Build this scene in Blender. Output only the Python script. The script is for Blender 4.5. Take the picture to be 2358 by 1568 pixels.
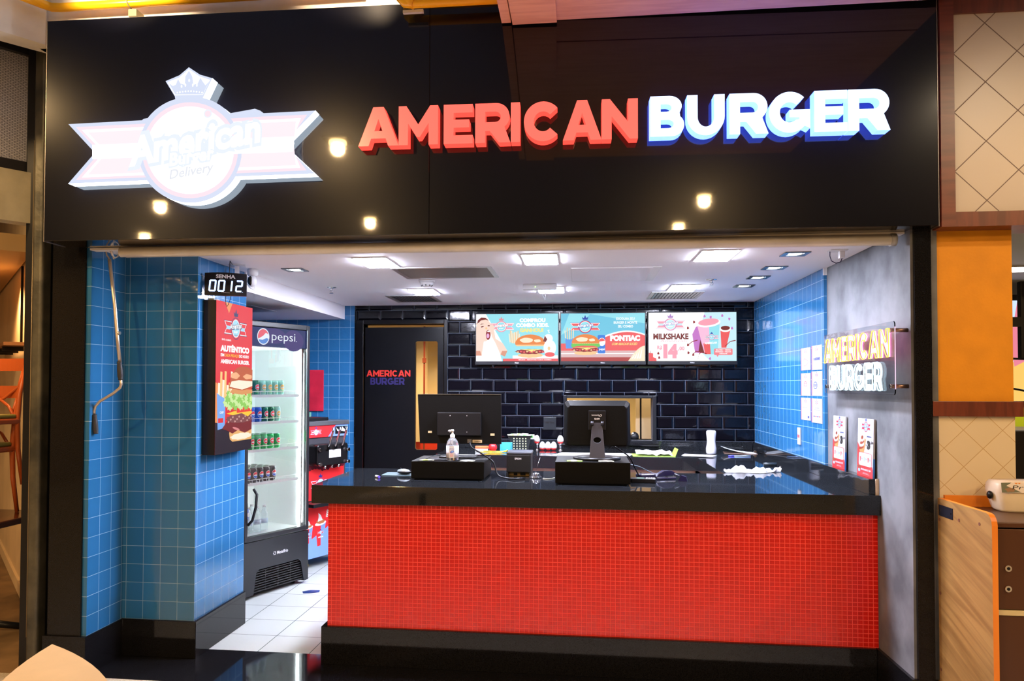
import bpy, bmesh, math, random
from mathutils import Vector, Matrix
from mathutils.geometry import tessellate_polygon
R_ = random.Random(7)
for o in list(bpy.data.objects): bpy.data.objects.remove(o)
SC = bpy.context.scene; COL = SC.collection
# ---------------- camera (metres; camera stands at x=0, y=0) ----------------
F_, CX_, CY_, YAW, PIT, ROL, EYE = 1773.1, 1179-60.19, 784+63.33, .1210, .0240, .0027, 1.7104
_fw = Vector((-math.sin(YAW), math.cos(YAW), 0)); _rt = Vector((math.cos(YAW), math.sin(YAW), 0)); _up = Vector((0, 0, 1))
_f = _fw*math.cos(PIT)+_up*math.sin(PIT); _u = -_fw*math.sin(PIT)+_up*math.cos(PIT)
_r = _rt*math.cos(ROL)+_u*math.sin(ROL); _u = -_rt*math.sin(ROL)+_u*math.cos(ROL)
EY = Vector((0, 0, EYE))
cd = bpy.data.cameras.new('camera'); cam = bpy.data.objects.new('camera', cd); COL.objects.link(cam)
cd.sensor_fit = 'HORIZONTAL'; cd.sensor_width = 36; cd.lens = F_/2358*36
cd.shift_x = (1179-CX_)/2358; cd.shift_y = (CY_-784)/2358; cd.clip_start = .05
cam.matrix_world = Matrix(((_r.x, _u.x, -_f.x, 0), (_r.y, _u.y, -_f.y, 0), (_r.z, _u.z, -_f.z, EYE), (0, 0, 0, 1)))
SC.camera = cam
def ray(px, py): return _f+_r*((px-CX_)/F_)-_u*((py-CY_)/F_)
def onY(px, py, v): d = ray(px, py); return EY+d*(v/d.y)
def onX(px, py, v): d = ray(px, py); return EY+d*(v/d.x)
def onZ(px, py, v): d = ray(px, py); return EY+d*((v-EYE)/d.z)
def onP(px, py, p, n): d = ray(px, py); return EY+d*((p-EY).dot(n)/d.dot(n))
# ---------------- world, exposure ----------------
SC.view_settings.view_transform = 'Standard'; SC.view_settings.look = 'None'
SC.view_settings.exposure = 0.0; SC.view_settings.gamma = 1; SC.view_settings.use_curve_mapping = False
W = bpy.data.worlds.new('world'); SC.world = W; W.use_nodes = True
W.node_tree.nodes['Background'].inputs[0].default_value = (.30, .22, .16, 1)
W.node_tree.nodes['Background'].inputs[1].default_value = .10
def area(name, loc, size, power, col, rot=(0, 0, 0)):
    l = bpy.data.lights.new(name, 'AREA'); l.shape = 'RECTANGLE'; l.size, l.size_y = size; l.energy = power; l.color = col
    o = bpy.data.objects.new(name, l); COL.objects.link(o); o.location = loc; o.rotation_euler = rot; return o
def spot(name, loc, power, col, ang=1.9, rot=(0, 0, 0), r=.06, blend=.6):
    l = bpy.data.lights.new(name, 'SPOT'); l.energy = power; l.color = col; l.spot_size = ang; l.spot_blend = blend; l.shadow_soft_size = r
    o = bpy.data.objects.new(name, l); COL.objects.link(o); o.location = loc; o.rotation_euler = rot; return o
WARM = (1, .64, .29); COOL = (.80, .83, 1)
# the mall's own ceiling downlights: the concourse in front of the shop
MALL = [(-2.28, .55), (-5.37, -1.81), (-6.7, -3.86), (-2.78, -3.0), (1.84, -1.97), (1.80, -3.68), (4.6, .6), (-4.6, 2.0)]
for i, (x, y) in enumerate(MALL):
    spot('mall_downlight_beam', (x, y, 4.10), 225, WARM, 3.0, blend=.25)
for x in (-2.6, -1.2): spot('added_wall_fill', (x, 3.30, 4.05), 150, (1, .74, .48), .95, (math.radians(90), 0, 0))  # added spots without a fixture, brightening the wall above the sign
spot('passage_lamp_beam', (-4.9, 6.0, 2.6), 90, (1, .55, .22), 2.4)
spot('passage_lamp_beam', (-4.05, 4.9, 2.6), 45, (1, .55, .22), 2.4)
spot('kitchen_lamp_beam', (-1.3, 8.7, 2.6), 260, (1, .70, .34), 2.6)
spot('kitchen_lamp_beam', (.6, 8.0, 2.6), 120, (1, .70, .34), 2.6)
spot('neighbour_shop_beam', (3.6, 5.6, 2.5), 120, (1, .95, .85), 2.4)
spot('neighbour_front_beam', (2.9, 2.0, 3.9), 90, (1, .78, .52), 2.2, (math.radians(25), 0, 0))

# ---------------- node materials ----------------
MATS = {}
def mat(name, col=(.8, .8, .8), rough=.5, metal=0, emis=None, es=0, spec=.5, alpha=1, trans=0, ior=1.45, coat=0, noise=None, bump=None):
    """noise=(scale, amount) varies the colour; bump=(scale, strength)"""
    if name in MATS: return MATS[name]
    m = bpy.data.materials.new(name); m.use_nodes = True; nt = m.node_tree; b = nt.nodes['Principled BSDF']
    b.inputs['Base Color'].default_value = (*col, 1); b.inputs['Roughness'].default_value = rough
    b.inputs['Metallic'].default_value = metal; b.inputs['Specular IOR Level'].default_value = spec
    b.inputs['IOR'].default_value = ior; b.inputs['Transmission Weight'].default_value = trans
    b.inputs['Coat Weight'].default_value = coat; b.inputs['Alpha'].default_value = alpha
    if emis: b.inputs['Emission Color'].default_value = (*emis, 1); b.inputs['Emission Strength'].default_value = es
    if noise or bump:
        tc = nt.nodes.new('ShaderNodeTexCoord')
        if noise:
            n = nt.nodes.new('ShaderNodeTexNoise'); n.inputs['Scale'].default_value = noise[0]; n.inputs['Detail'].default_value = 6
            nt.links.new(tc.outputs['Object'], n.inputs['Vector'])
            mx = nt.nodes.new('ShaderNodeMix'); mx.data_type = 'RGBA'
            a = noise[1]; lo = tuple(c*(1-a) for c in col); hi = tuple(min(1, c*(1+a)) for c in col)
            if len(noise) > 2: hi = noise[2]; lo = col
            mx.inputs[6].default_value = (*lo, 1); mx.inputs[7].default_value = (*hi, 1)
            cr = nt.nodes.new('ShaderNodeMapRange'); cr.inputs[1].default_value = .35; cr.inputs[2].default_value = .65
            nt.links.new(n.outputs['Fac'], cr.inputs[0]); nt.links.new(cr.outputs[0], mx.inputs[0]); nt.links.new(mx.outputs[2], b.inputs['Base Color'])
        if bump:
            n = nt.nodes.new('ShaderNodeTexNoise'); n.inputs['Scale'].default_value = bump[0]; n.inputs['Detail'].default_value = 3
            nt.links.new(tc.outputs['Object'], n.inputs['Vector'])
            bp = nt.nodes.new('ShaderNodeBump'); bp.inputs['Strength'].default_value = bump[1]; bp.inputs['Distance'].default_value = .01
            nt.links.new(n.outputs['Fac'], bp.inputs['Height']); nt.links.new(bp.outputs[0], b.inputs['Normal'])
    MATS[name] = m; return m
def glow(name, col, s=1.0):
    return mat(name, (0, 0, 0), .6, emis=col, es=s, spec=.2)
def tiles(name, c1, c2, grout, w, h, ax, off=(0, 0), mort=.003, rough=.12, spec=.5, rot=0, bumpy=(14, .10), brick=0, groutrough=.6, depth=.002):
    """square or brick tiles laid in metres on the two world axes ax (0 x, 1 y, 2 z)"""
    if name in MATS: return MATS[name]
    m = bpy.data.materials.new(name); m.use_nodes = True; nt = m.node_tree; b = nt.nodes['Principled BSDF']; L = nt.links.new
    g = nt.nodes.new('ShaderNodeNewGeometry'); s = nt.nodes.new('ShaderNodeSeparateXYZ'); c = nt.nodes.new('ShaderNodeCombineXYZ')
    L(g.outputs['Position'], s.inputs[0])
    L(s.outputs[ax[0]], c.inputs[0]); L(s.outputs[ax[1]], c.inputs[1])
    mp = nt.nodes.new('ShaderNodeMapping'); mp.vector_type = 'TEXTURE'
    mp.inputs['Location'].default_value = (off[0], off[1], 0); mp.inputs['Rotation'].default_value = (0, 0, rot)
    L(c.outputs[0], mp.inputs['Vector'])
    t = nt.nodes.new('ShaderNodeTexBrick'); t.offset = brick; t.squash = 1
    t.inputs['Color1'].default_value = (*c1, 1); t.inputs['Color2'].default_value = (*c2, 1); t.inputs['Mortar'].default_value = (*grout, 1)
    t.inputs['Scale'].default_value = 1; t.inputs['Mortar Size'].default_value = mort/2; t.inputs['Mortar Smooth'].default_value = .12
    t.inputs['Brick Width'].default_value = w; t.inputs['Row Height'].default_value = h; t.inputs['Bias'].default_value = 0
    L(mp.outputs[0], t.inputs['Vector']); L(t.outputs['Color'], b.inputs['Base Color'])
    mr = nt.nodes.new('ShaderNodeMapRange'); mr.inputs[3].default_value = rough; mr.inputs[4].default_value = groutrough
    L(t.outputs['Fac'], mr.inputs[0]); L(mr.outputs[0], b.inputs['Roughness'])
    n = nt.nodes.new('ShaderNodeTexNoise'); n.inputs['Scale'].default_value = bumpy[0]; n.inputs['Detail'].default_value = 2
    L(g.outputs['Position'], n.inputs['Vector'])
    b1 = nt.nodes.new('ShaderNodeBump'); b1.inputs['Strength'].default_value = bumpy[1]; b1.inputs['Distance'].default_value = .02
    L(n.outputs['Fac'], b1.inputs['Height'])
    b2 = nt.nodes.new('ShaderNodeBump'); b2.invert = True; b2.inputs['Strength'].default_value = .6; b2.inputs['Distance'].default_value = depth
    L(t.outputs['Fac'], b2.inputs['Height']); L(b1.outputs[0], b2.inputs['Normal']); L(b2.outputs[0], b.inputs['Normal'])
    b.inputs['Specular IOR Level'].default_value = spec
    MATS[name] = m; return m
def wood(name, c1, c2, scale=3, stretch=(1, 1, 12), rough=.4, rot=(0, 0, 0)):
    if name in MATS: return MATS[name]
    m = bpy.data.materials.new(name); m.use_nodes = True; nt = m.node_tree; b = nt.nodes['Principled BSDF']; L = nt.links.new
    tc = nt.nodes.new('ShaderNodeTexCoord'); mp = nt.nodes.new('ShaderNodeMapping'); mp.inputs['Scale'].default_value = stretch; mp.inputs['Rotation'].default_value = rot
    L(tc.outputs['Object'], mp.inputs['Vector'])
    mp.vector_type = 'TEXTURE'; mp.inputs['Scale'].default_value = tuple(1/k for k in stretch)
    n = nt.nodes.new('ShaderNodeTexNoise'); n.inputs['Scale'].default_value = scale; n.inputs['Detail'].default_value = 8; n.inputs['Distortion'].default_value = .8
    L(mp.outputs[0], n.inputs['Vector'])
    cr = nt.nodes.new('ShaderNodeValToRGB'); cr.color_ramp.elements[0].color = (*c1, 1); cr.color_ramp.elements[1].color = (*c2, 1)
    cr.color_ramp.elements[0].position = .38; cr.color_ramp.elements[1].position = .62
    L(n.outputs['Fac'], cr.inputs[0]); L(cr.outputs[0], b.inputs['Base Color']); b.inputs['Roughness'].default_value = rough
    MATS[name] = m; return m
BLACK = mat('black plastic', (.008, .008, .010), .35, spec=.3)
GRAN = mat('black granite', (.004, .004, .005), .06, spec=.28, noise=(260, .9, (.010, .010, .012)))
GLOSS = mat('black acrylic sheet', (.003, .003, .006), .24, spec=.10, coat=1)
WHITE = mat('white plastic', (.70, .71, .74), .35)
STEEL = mat('brushed steel', (.55, .55, .57), .28, 1)
CHROME = mat('chrome', (.8, .8, .82), .12, 1)
GLASS = mat('clear glass', (1, 1, 1), .0, trans=1, ior=1.45)
PAPER = mat('white paper', (.60, .62, .64), .7)
RED = mat('red print', (.72, .02, .03), .4)
BLUEP = mat('light blue print', (.18, .42, .85), .4)
NAVY = mat('navy print', (.01, .03, .2), .4)
# ---------------- mesh helpers ----------------
class MB:
    """collects shapes into one mesh with several materials"""
    def __init__(s, *mats): s.v = []; s.f = []; s.mi = []; s.sm = []; s.mats = list(mats) or [BLACK]; s.T = Matrix()
    def m(s, mt):
        if mt not in s.mats: s.mats.append(mt)
        return s.mats.index(mt)
    def add(s, vs, fs, mt=None, smooth=False):
        k = len(s.v); i = 0 if mt is None else s.m(mt)
        s.v += [s.T @ Vector(p) for p in vs]
        for f in fs: s.f.append([k+j for j in f]); s.mi.append(i); s.sm.append(smooth)
        return s
    def box(s, a, b, mt=None, T=None):
        x0, y0, z0 = a; x1, y1, z1 = b
        vs = [(x0, y0, z0), (x1, y0, z0), (x1, y1, z0), (x0, y1, z0), (x0, y0, z1), (x1, y0, z1), (x1, y1, z1), (x0, y1, z1)]
        if T: vs = [T @ Vector(p) for p in vs]
        return s.add(vs, [(0, 3, 2, 1), (4, 5, 6, 7), (0, 1, 5, 4), (1, 2, 6, 5), (2, 3, 7, 6), (3, 0, 4, 7)], mt)
    def quad(s, p, mt=None): return s.add(p, [tuple(range(len(p)))], mt)
    def rbox(s, a, b, r=.01, n=4, mt=None, axis=2):
        """box with rounded edges round one axis"""
        i, j = [k for k in range(3) if k != axis]; P = []
        x0, x1, y0, y1 = a[i], b[i], a[j], b[j]; r = min(r, abs(x1-x0)/2, abs(y1-y0)/2)
        for (cx, cy, a0) in ((x1-r, y1-r, 0), (x0+r, y1-r, 90), (x0+r, y0+r, 180), (x1-r, y0+r, 270)):
            for k in range(n+1):
                t = math.radians(a0+90*k/n); P.append((cx+r*math.cos(t), cy+r*math.sin(t)))
        def mk(p, z):
            q = [0, 0, 0]; q[i] = p[0]; q[j] = p[1]; q[axis] = z; return tuple(q)
        N = len(P); vs = [mk(p, a[axis]) for p in P]+[mk(p, b[axis]) for p in P]
        fs = [tuple(reversed(range(N))), tuple(range(N, 2*N))]+[(k, (k+1) % N, N+(k+1) % N, N+k) for k in range(N)]
        return s.add(vs, fs, mt)
    def cyl(s, p0, p1, r0, r1=None, n=16, mt=None, cap=True):
        p0 = Vector(p0); p1 = Vector(p1); r1 = r0 if r1 is None else r1; d = (p1-p0).normalized()
        a = d.orthogonal().normalized(); b = d.cross(a)
        vs = [p0+(a*math.cos(2*math.pi*k/n)+b*math.sin(2*math.pi*k/n))*r0 for k in range(n)]+[p1+(a*math.cos(2*math.pi*k/n)+b*math.sin(2*math.pi*k/n))*r1 for k in range(n)]
        s.add(vs, [(k, (k+1) % n, n+(k+1) % n, n+k) for k in range(n)], mt, True)
        if cap: s.add(vs, [tuple(reversed(range(n))), tuple(range(n, 2*n))], mt)
        return s
    def lathe(s, prof, o=(0, 0, 0), n=20, mt=None, smooth=True):
        vs = []; fs = []; o = Vector(o)
        for r, z in prof:
            for k in range(n): t = 2*math.pi*k/n; vs.append(o+Vector((r*math.cos(t), r*math.sin(t), z)))
        for i in range(len(prof)-1):
            for k in range(n): fs.append((i*n+k, i*n+(k+1) % n, (i+1)*n+(k+1) % n, (i+1)*n+k))
        s.add(vs, fs, mt, smooth)
        s.add(vs, [tuple(reversed(range(n))), tuple(range((len(prof)-1)*n, len(prof)*n))], mt); return s
    def tube(s, pts, r, n=8, mt=None, closed=False):
        pts = [Vector(p) for p in pts]; N = len(pts); vs = []; fs = []; prev = None
        for i, p in enumerate(pts):
            if closed: d = (pts[(i+1) % N]-pts[i-1]).normalized()
            else: d = (pts[min(i+1, N-1)]-pts[max(i-1, 0)]).normalized()
            a = d.orthogonal().normalized() if prev is None else (prev-d*prev.dot(d)).normalized()
            prev = a; b = d.cross(a)
            rr = r[i] if isinstance(r, (list, tuple)) else r
            for k in range(n): t = 2*math.pi*k/n; vs.append(p+(a*math.cos(t)+b*math.sin(t))*rr)
        for i in range(N if closed else N-1):
            j = (i+1) % N
            for k in range(n): fs.append((i*n+k, i*n+(k+1) % n, j*n+(k+1) % n, j*n+k))
        s.add(vs, fs, mt, True)
        if not closed: s.add(vs, [tuple(reversed(range(n))), tuple(range((N-1)*n, N*n))], mt)
        return s
    def ball(s, c, r, n=16, mt=None):
        c = Vector(c); r = r if isinstance(r, (tuple, list)) else (r, r, r); m = n//2; vs = []; fs = []
        for i in range(m+1):
            for k in range(n):
                t = math.pi*i/m; u = 2*math.pi*k/n; vs.append(c+Vector((r[0]*math.sin(t)*math.cos(u), r[1]*math.sin(t)*math.sin(u), -r[2]*math.cos(t))))
        for i in range(m):
            for k in range(n): fs.append((i*n+k, i*n+(k+1) % n, (i+1)*n+(k+1) % n, (i+1)*n+k))
        return s.add(vs, fs, mt, True)
    def prism(s, loops, f0, f1, mt=None, side=None):
        """loops: list of 2D loops (outer first, then holes); f0/f1 map (u,v)->3D for both faces"""
        tri = tessellate_polygon([[Vector((p[0], p[1], 0)) for p in l] for l in loops]); fl = [p for l in loops for p in l]
        A = [f0(*p) for p in fl]; B = [f1(*p) for p in fl]; n = len(fl)
        s.add(A, [tuple(t) for t in tri], mt); s.add(B, [tuple(reversed(t)) for t in tri], side or mt)
        k = 0
        for l in loops:
            m = len(l); s.add(A[k:k+m]+B[k:k+m], [(i, (i+1) % m, m+(i+1) % m, m+i) for i in range(m)], side or mt); k += m
        return s
    def build(s, name, parent=None, fixn=True):
        me = bpy.data.meshes.new(name); me.from_pydata([tuple(v) for v in s.v], [], s.f)
        for mt in s.mats: me.materials.append(mt)
        me.polygons.foreach_set('material_index', s.mi); me.polygons.foreach_set('use_smooth', s.sm)
        if fixn:
            bm = bmesh.new(); bm.from_mesh(me); bmesh.ops.remove_doubles(bm, verts=bm.verts, dist=1e-6)
            bmesh.ops.recalc_face_normals(bm, faces=bm.faces); bm.to_mesh(me); bm.free()
        me.update(); o = bpy.data.objects.new(name, me); COL.objects.link(o)
        if parent: o.parent = parent
        return o
def bev(o, w=.004, seg=2):
    b = o.modifiers.new('bevel', 'BEVEL'); b.width = w; b.segments = seg; b.limit_method = 'ANGLE'; b.angle_limit = math.radians(50); return o
def thing(name, label, cat, loc=(0, 0, 0), rz=0, group=None):
    o = bpy.data.objects.new(name, None); COL.objects.link(o); o.location = loc; o.rotation_euler = (0, 0, rz); o.empty_display_size = .05
    o['label'] = label; o['category'] = cat
    if group: o['group'] = group
    return o
def tag(o, label, cat, group=None, kind=None):
    o['label'] = label; o['category'] = cat
    if group: o['group'] = group
    if kind: o['kind'] = kind
    return o
def struct(o): o['kind'] = 'structure'; return o
def lab(o, l): o['label'] = l; return o
def dup(root, loc, rz=None, label=None, group=None):
    r = root.copy(); COL.objects.link(r); r.location = loc
    if rz is not None: r.rotation_euler = (0, 0, rz)
    if label: r['label'] = label
    if group: r['group'] = group
    for ch in list(root.children):
        c = ch.copy(); COL.objects.link(c); c.parent = r
        for g in ch.children: d = g.copy(); COL.objects.link(d); d.parent = c
    return r
# ---------------- flat printed artwork ----------------
_TC = {}
def text_mesh(s, bold=0.0):
    k = (s, bold)
    if k not in _TC:
        c = bpy.data.curves.new('t', 'FONT'); c.body = s; c.size = 1; c.offset = bold; c.resolution_u = 3; c.fill_mode = 'BOTH'
        o = bpy.data.objects.new('t', c); COL.objects.link(o); dg = bpy.context.evaluated_depsgraph_get()
        me = bpy.data.meshes.new_from_object(o.evaluated_get(dg)); P = [tuple(v.co) for v in me.vertices]; Fc = [tuple(p.vertices) for p in me.polygons]
        bpy.data.objects.remove(o); bpy.data.curves.remove(c); bpy.data.meshes.remove(me)
        # keep only one side of the fill
        xs = [p[0] for p in P] or [0]; ys = [p[1] for p in P] or [0]
        _TC[k] = (P, Fc, min(xs), max(xs), min(ys), max(ys))
    return _TC[k]
class Art:
    """printed shapes on a flat sheet: origin o, axes u (right) and v (up), in metres; layers lie a fraction of a millimetre apart"""
    def __init__(s, o, u, v, base=None, step=.00005):
        s.o = Vector(o); s.u = Vector(u).normalized(); s.v = Vector(v).normalized(); s.n = s.u.cross(s.v); s.mb = MB(base or PAPER); s.k = 0; s.step = step; s.clip = None
        s.M = [(0, 0, 1, 1, 0)]
    def at(s, x, y):
        return s.o+s.u*x+s.v*y+s.n*(s.k*s.step)
    def poly(s, pts, mt, holes=()):
        s.k += 1
        if s.clip: pts = [(min(max(p[0], 0), s.clip[0]), min(max(p[1], 0), s.clip[1])) for p in pts]
        loops = [list(pts)]+[list(h) for h in holes]
        tri = tessellate_polygon([[Vector((p[0], p[1], 0)) for p in l] for l in loops]); fl = [p for l in loops for p in l]
        out = []
        for t in tri:
            a, b, c = (fl[i] for i in t)
            cr = (b[0]-a[0])*(c[1]-a[1])-(b[1]-a[1])*(c[0]-a[0])
            if abs(cr) > 1e-12: out.append(t if cr > 0 else (t[0], t[2], t[1]))
        s.mb.add([s.at(*p) for p in fl], out, mt); return s
    def rect(s, x0, y0, x1, y1, mt): return s.poly([(x0, y0), (x1, y0), (x1, y1), (x0, y1)], mt)
    def rrect(s, x0, y0, x1, y1, r, mt):
        P = []
        for (cx, cy, a0) in ((x1-r, y1-r, 0), (x0+r, y1-r, 90), (x0+r, y0+r, 180), (x1-r, y0+r, 270)):
            for k in range(5): t = math.radians(a0+22.5*k); P.append((cx+r*math.cos(t), cy+r*math.sin(t)))
        return s.poly(P, mt)
    def ell(s, x, y, rx, ry, mt, a0=0, a1=360, n=28, rot=0):
        P = [(rx*math.cos(math.radians(a0+(a1-a0)*k/n)), ry*math.sin(math.radians(a0+(a1-a0)*k/n))) for k in range(n+(a1-a0 < 360))]
        c, q = math.cos(rot), math.sin(rot); return s.poly([(x+c*p-q*r, y+q*p+c*r) for p, r in P], mt)
    def blob(s, x, y, rx, ry, mt, wob=.15, n=36, f=9, seed=0, rot=0):
        rr = random.Random(seed); ph = rr.random()*6; P = []
        for k in range(n):
            t = 2*math.pi*k/n; w = 1+wob*math.sin(f*t+ph)*(.6+.4*rr.random()); P.append((x+rx*w*math.cos(t), y+ry*w*math.sin(t)))
        return s.poly(P, mt)
    def text(s, st, x, y, h, mt, bold=.02, w=None, al='c', shear=0, rot=0):
        """h = cap height; w = total width wished"""
        P, Fc, x0, x1, y0, y1 = text_mesh(st, bold); sc = h/.73
        sx = (w/(x1-x0)) if w else sc; tw = (x1-x0)*sx
        ox = x-{'c': tw/2, 'l': 0, 'r': tw}[al]
        s.k += 1; c, q = math.cos(rot), math.sin(rot); vs = []
        for p in P:
            a = ox+(p[0]-x0)*sx+shear*p[1]*sc-x; b = p[1]*sc; vs.append(s.at(x+c*a-q*b, y+q*a+c*b))
        s.mb.add(vs, Fc, mt); return s
    def build(s, name, parent=None): return s.mb.build(name, parent, fixn=False)
# ================= the setting =================
XW, YBK, ZC, ZBASE = 1.67, 7.65, 2.5326, .232
BT = ((.019, .122, .29), (.024, .140, .33)); GR = (.22, .36, .54)
T_FRONT = tiles('blue glazed tiles facing the mall', *BT, GR, .115, .115, (0, 2), (-2.405, ZBASE), rough=.10)
T_SIDE = tiles('blue glazed tiles on side walls', *BT, GR, .115, .115, (1, 2), (5.335, ZBASE), rough=.10)
T_SIDE2 = tiles('blue glazed tiles on left reveal', *BT, GR, .115, .115, (1, 2), (4.26, ZBASE), rough=.10)
T_RIGHT = tiles('blue glazed tiles on right wall', *BT, GR, .115, .115, (1, 2), (7.65, 1.19), rough=.09)
T_BACK = tiles('blue glazed tiles on back wall', *BT, GR, .1125, .1195, (0, 2), (-2.33, 1.594), rough=.10, bumpy=(22, .16))
FLOORT = tiles('white floor tiles', (.47, .50, .48), (.50, .53, .51), (.06, .08, .08), .343, .343, (0, 1), (-2.0586, 4.7628), mort=.006, rough=.3, bumpy=(3, .02))
MOS = tiles('red glass mosaic', (.50, .006, .003), (.57, .008, .004), (.85, .065, .04), .02845, .0250, (0, 2), (.6946, .8336), mort=.0036, rough=.16, bumpy=(60, .10), depth=.001)
PLASTER = mat('white ceiling with lavender light tint', (.93, .92, .96), .7, bump=(30, .02))  # lavender cast of neon and LED light is put into this colour
WALLW = mat('white painted concrete', (.80, .76, .70), .75, noise=(3, .10), bump=(20, .15))
CEM = mat('burnished grey cement', (.08, .085, .095), .65, spec=.2, noise=(4, .5, (.17, .175, .19)), bump=(6, .12))
SOFW = wood('wood laminate with pink sign glow', (.80, .46, .36), (.92, .58, .45), 3, (1, 8, 1), .35)  # pink of the sign's glow is put into the wood colours
BRN = wood('mahogany laminate', (.10, .022, .012), (.16, .035, .018), 3, (1, 1, 9), .35)
BRNH = wood('mahogany laminate laid flat', (.10, .022, .012), (.16, .035, .018), 3, (9, 1, 1), .35)

def sbox(name, a, b, mt, **k): return struct(MB(mt).box(a, b).build(name))
sbox('floor', (-3.7, 4.79, -.1), (1.67, 7.66, 0), FLOORT)
m = MB(GRAN); m.box((-3.15, 4.245, -.1), (1.72, 4.79, .0005))
struct(m.build('trim_1'))
TERR = mat('speckled beige terrazzo', (.40, .33, .24), .35, noise=(120, .5, (.62, .56, .46)))
sbox('floor_mall', (-9, -7, -.1), (7, 4.245, -.001), TERR)
sbox('floor_passage', (-9, 4.245, -.1), (-3.15, 9, -.002), mat('brown screed floor', (.22, .13, .06), .35, noise=(3, .4)))
sbox('floor_neighbour', (1.72, 4.245, -.1), (7, 9, -.002), mat('grey shop floor', (.3, .3, .3), .4))
# ceiling and lowered soffit
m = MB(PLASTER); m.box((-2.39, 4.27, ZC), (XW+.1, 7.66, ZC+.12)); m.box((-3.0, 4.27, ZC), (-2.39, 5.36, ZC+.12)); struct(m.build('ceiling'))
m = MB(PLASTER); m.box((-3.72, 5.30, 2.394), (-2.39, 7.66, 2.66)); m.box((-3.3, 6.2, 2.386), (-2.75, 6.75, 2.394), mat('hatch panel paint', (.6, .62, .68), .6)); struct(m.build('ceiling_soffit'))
# left column: black stone pier, blue reveal, teal looking face, side
m = MB(GRAN); m.box((-3.13, 4.25, ZBASE), (-2.92, 4.62, 2.56)); m.box((-3.32, 4.37, 0), (-3.13, 4.62, 4.2), BLACK); m.box((-3.15, 4.235, 0), (-2.878, 4.62, ZBASE)); struct(m.build('wall_left_pier'))
m = MB(T_SIDE2); m.box((-3.0, 4.262, ZBASE), (-2.889, 4.63, ZC)); struct(m.build('wall_left_reveal'))
m = MB(T_FRONT)
m.quad([(-2.889, 4.62, ZBASE), (-2.405, 4.62, ZBASE), (-2.405, 4.62, ZC), (-2.889, 4.62, ZC)])
m.quad([(-2.405, 4.62, ZBASE), (-2.405, 5.335, ZBASE), (-2.405, 5.335, ZC), (-2.405, 4.62, ZC)], T_SIDE)
m.quad([(-2.405, 5.335, 0), (-2.405, 5.335, ZC), (-3.7, 5.335, ZC), (-3.7, 5.335, 0)], T_BACK)
m.quad([(-3.40, 4.62, 0), (-2.889, 4.62, 0), (-2.889, 4.62, ZC), (-3.40, 4.62, ZC)], WALLW)
struct(m.build('wall_left_column'))
m = MB(GRAN); m.prism([[(-2.889, 4.25), (-2.879, 4.25), (-2.879, 4.608), (-2.388, 4.608), (-2.388, 5.338), (-2.6, 5.338), (-2.6, 4.7), (-2.889, 4.7)]], lambda x, y: (x, y, 0), lambda x, y: (x, y, ZBASE)); struct(bev(m.build('baseboard_left'), .003, 1))
# right wall, blue part then grey burnished cement, with black skirting
m = MB(T_RIGHT); m.box((XW, 5.53, 0), (XW+.15, 7.8, ZC)); m.box((XW-.004, 5.52, ZC-.05), (XW+.02, 5.535, ZC), WHITE); struct(m.build('wall_right_tiled'))
m = MB(CEM); m.box((1.69, 4.185, ZBASE), (1.82, 5.53, ZC+.03)); struct(m.build('wall_right_cement'))
m = MB(GRAN); m.box((1.672, 4.17, 0), (1.80, 4.66, ZBASE)); struct(m.build('baseboard_right'))
m = MB(GRAN); m.box((1.703, 4.165, 0), (1.778, 4.185, 2.56)); m.box((1.778, 4.165, 0), (1.783, 4.6, 2.56)); struct(m.build('wall_right_pier'))
# back wall
DO = (-2.187, -1.354, 0, 2.341); DFR = (-2.27, -1.319, 0, 2.385); WO = (-.128, .705, 1.196, 1.598); WFR = (-.155, .742, 1.168, 1.625)
def holes(x0, x1, z0, z1, HS):
    rs = [(x0, x1, z0, z1)]
    for h in HS:
        out = []
        for (a, b, c, d) in rs:
            if h[0] >= b or h[1] <= a or h[2] >= d or h[3] <= c: out.append((a, b, c, d)); continue
            if a < h[0]: out.append((a, h[0], c, d))
            if b > h[1]: out.append((h[1], b, c, d))
            lo, hi = max(a, h[0]), min(b, h[1])
            if c < h[2]: out.append((lo, hi, c, h[2]))
            if d > h[3]: out.append((lo, hi, h[3], d))
        rs = out
    return rs
GROUTB = mat('dark bluish grout', (.05, .06, .085), .7)
METRO = mat('black bevelled metro tile', (.002, .002, .004), .09, spec=.4, bump=(9, .12))
m = MB(GROUTB)
for a, b, c, d in holes(-2.285, XW+.1, 0, ZC+.05, [DO, WO]): m.box((a, 7.652, c), (b, 7.78, d))
TWX, THZ = .2335, .1174; z0 = 1.187+.002; rows = [(z0+THZ*k, z0+THZ*(k+1)) for k in range(12)]
for k, (za, zb) in enumerate(rows):
    if za >= ZC: break
    zb = min(zb, ZC); x = -.3816-TWX*12+(0 if k % 2 == 0 else TWX/2)
    # rows alternate by half a tile
    x = (-.3816 if k % 2 == 0 else -.2627)-TWX*12
    while x < XW:
        for a, b, c, d in holes(max(x, -2.283), min(x+TWX, XW), za, zb, [DFR, WFR]):
            a += .0018; b -= .0018; c += .0018; d -= .0018
            if b-a < .008 or d-c < .008: continue
            e = min(.016, (b-a)*.35, (d-c)*.35); y0, y1 = 7.652, 7.643
            P = [(a, y0, c), (b, y0, c), (b, y0, d), (a, y0, d), (a+e, y1, c+e), (b-e, y1, c+e), (b-e, y1, d-e), (a+e, y1, d-e)]
            m.add(P, [(4, 5, 6, 7), (0, 1, 5, 4), (1, 2, 6, 5), (2, 3, 7, 6), (3, 0, 4, 7)], METRO)
        x += TWX
struct(m.build('wall_back'))
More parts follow.
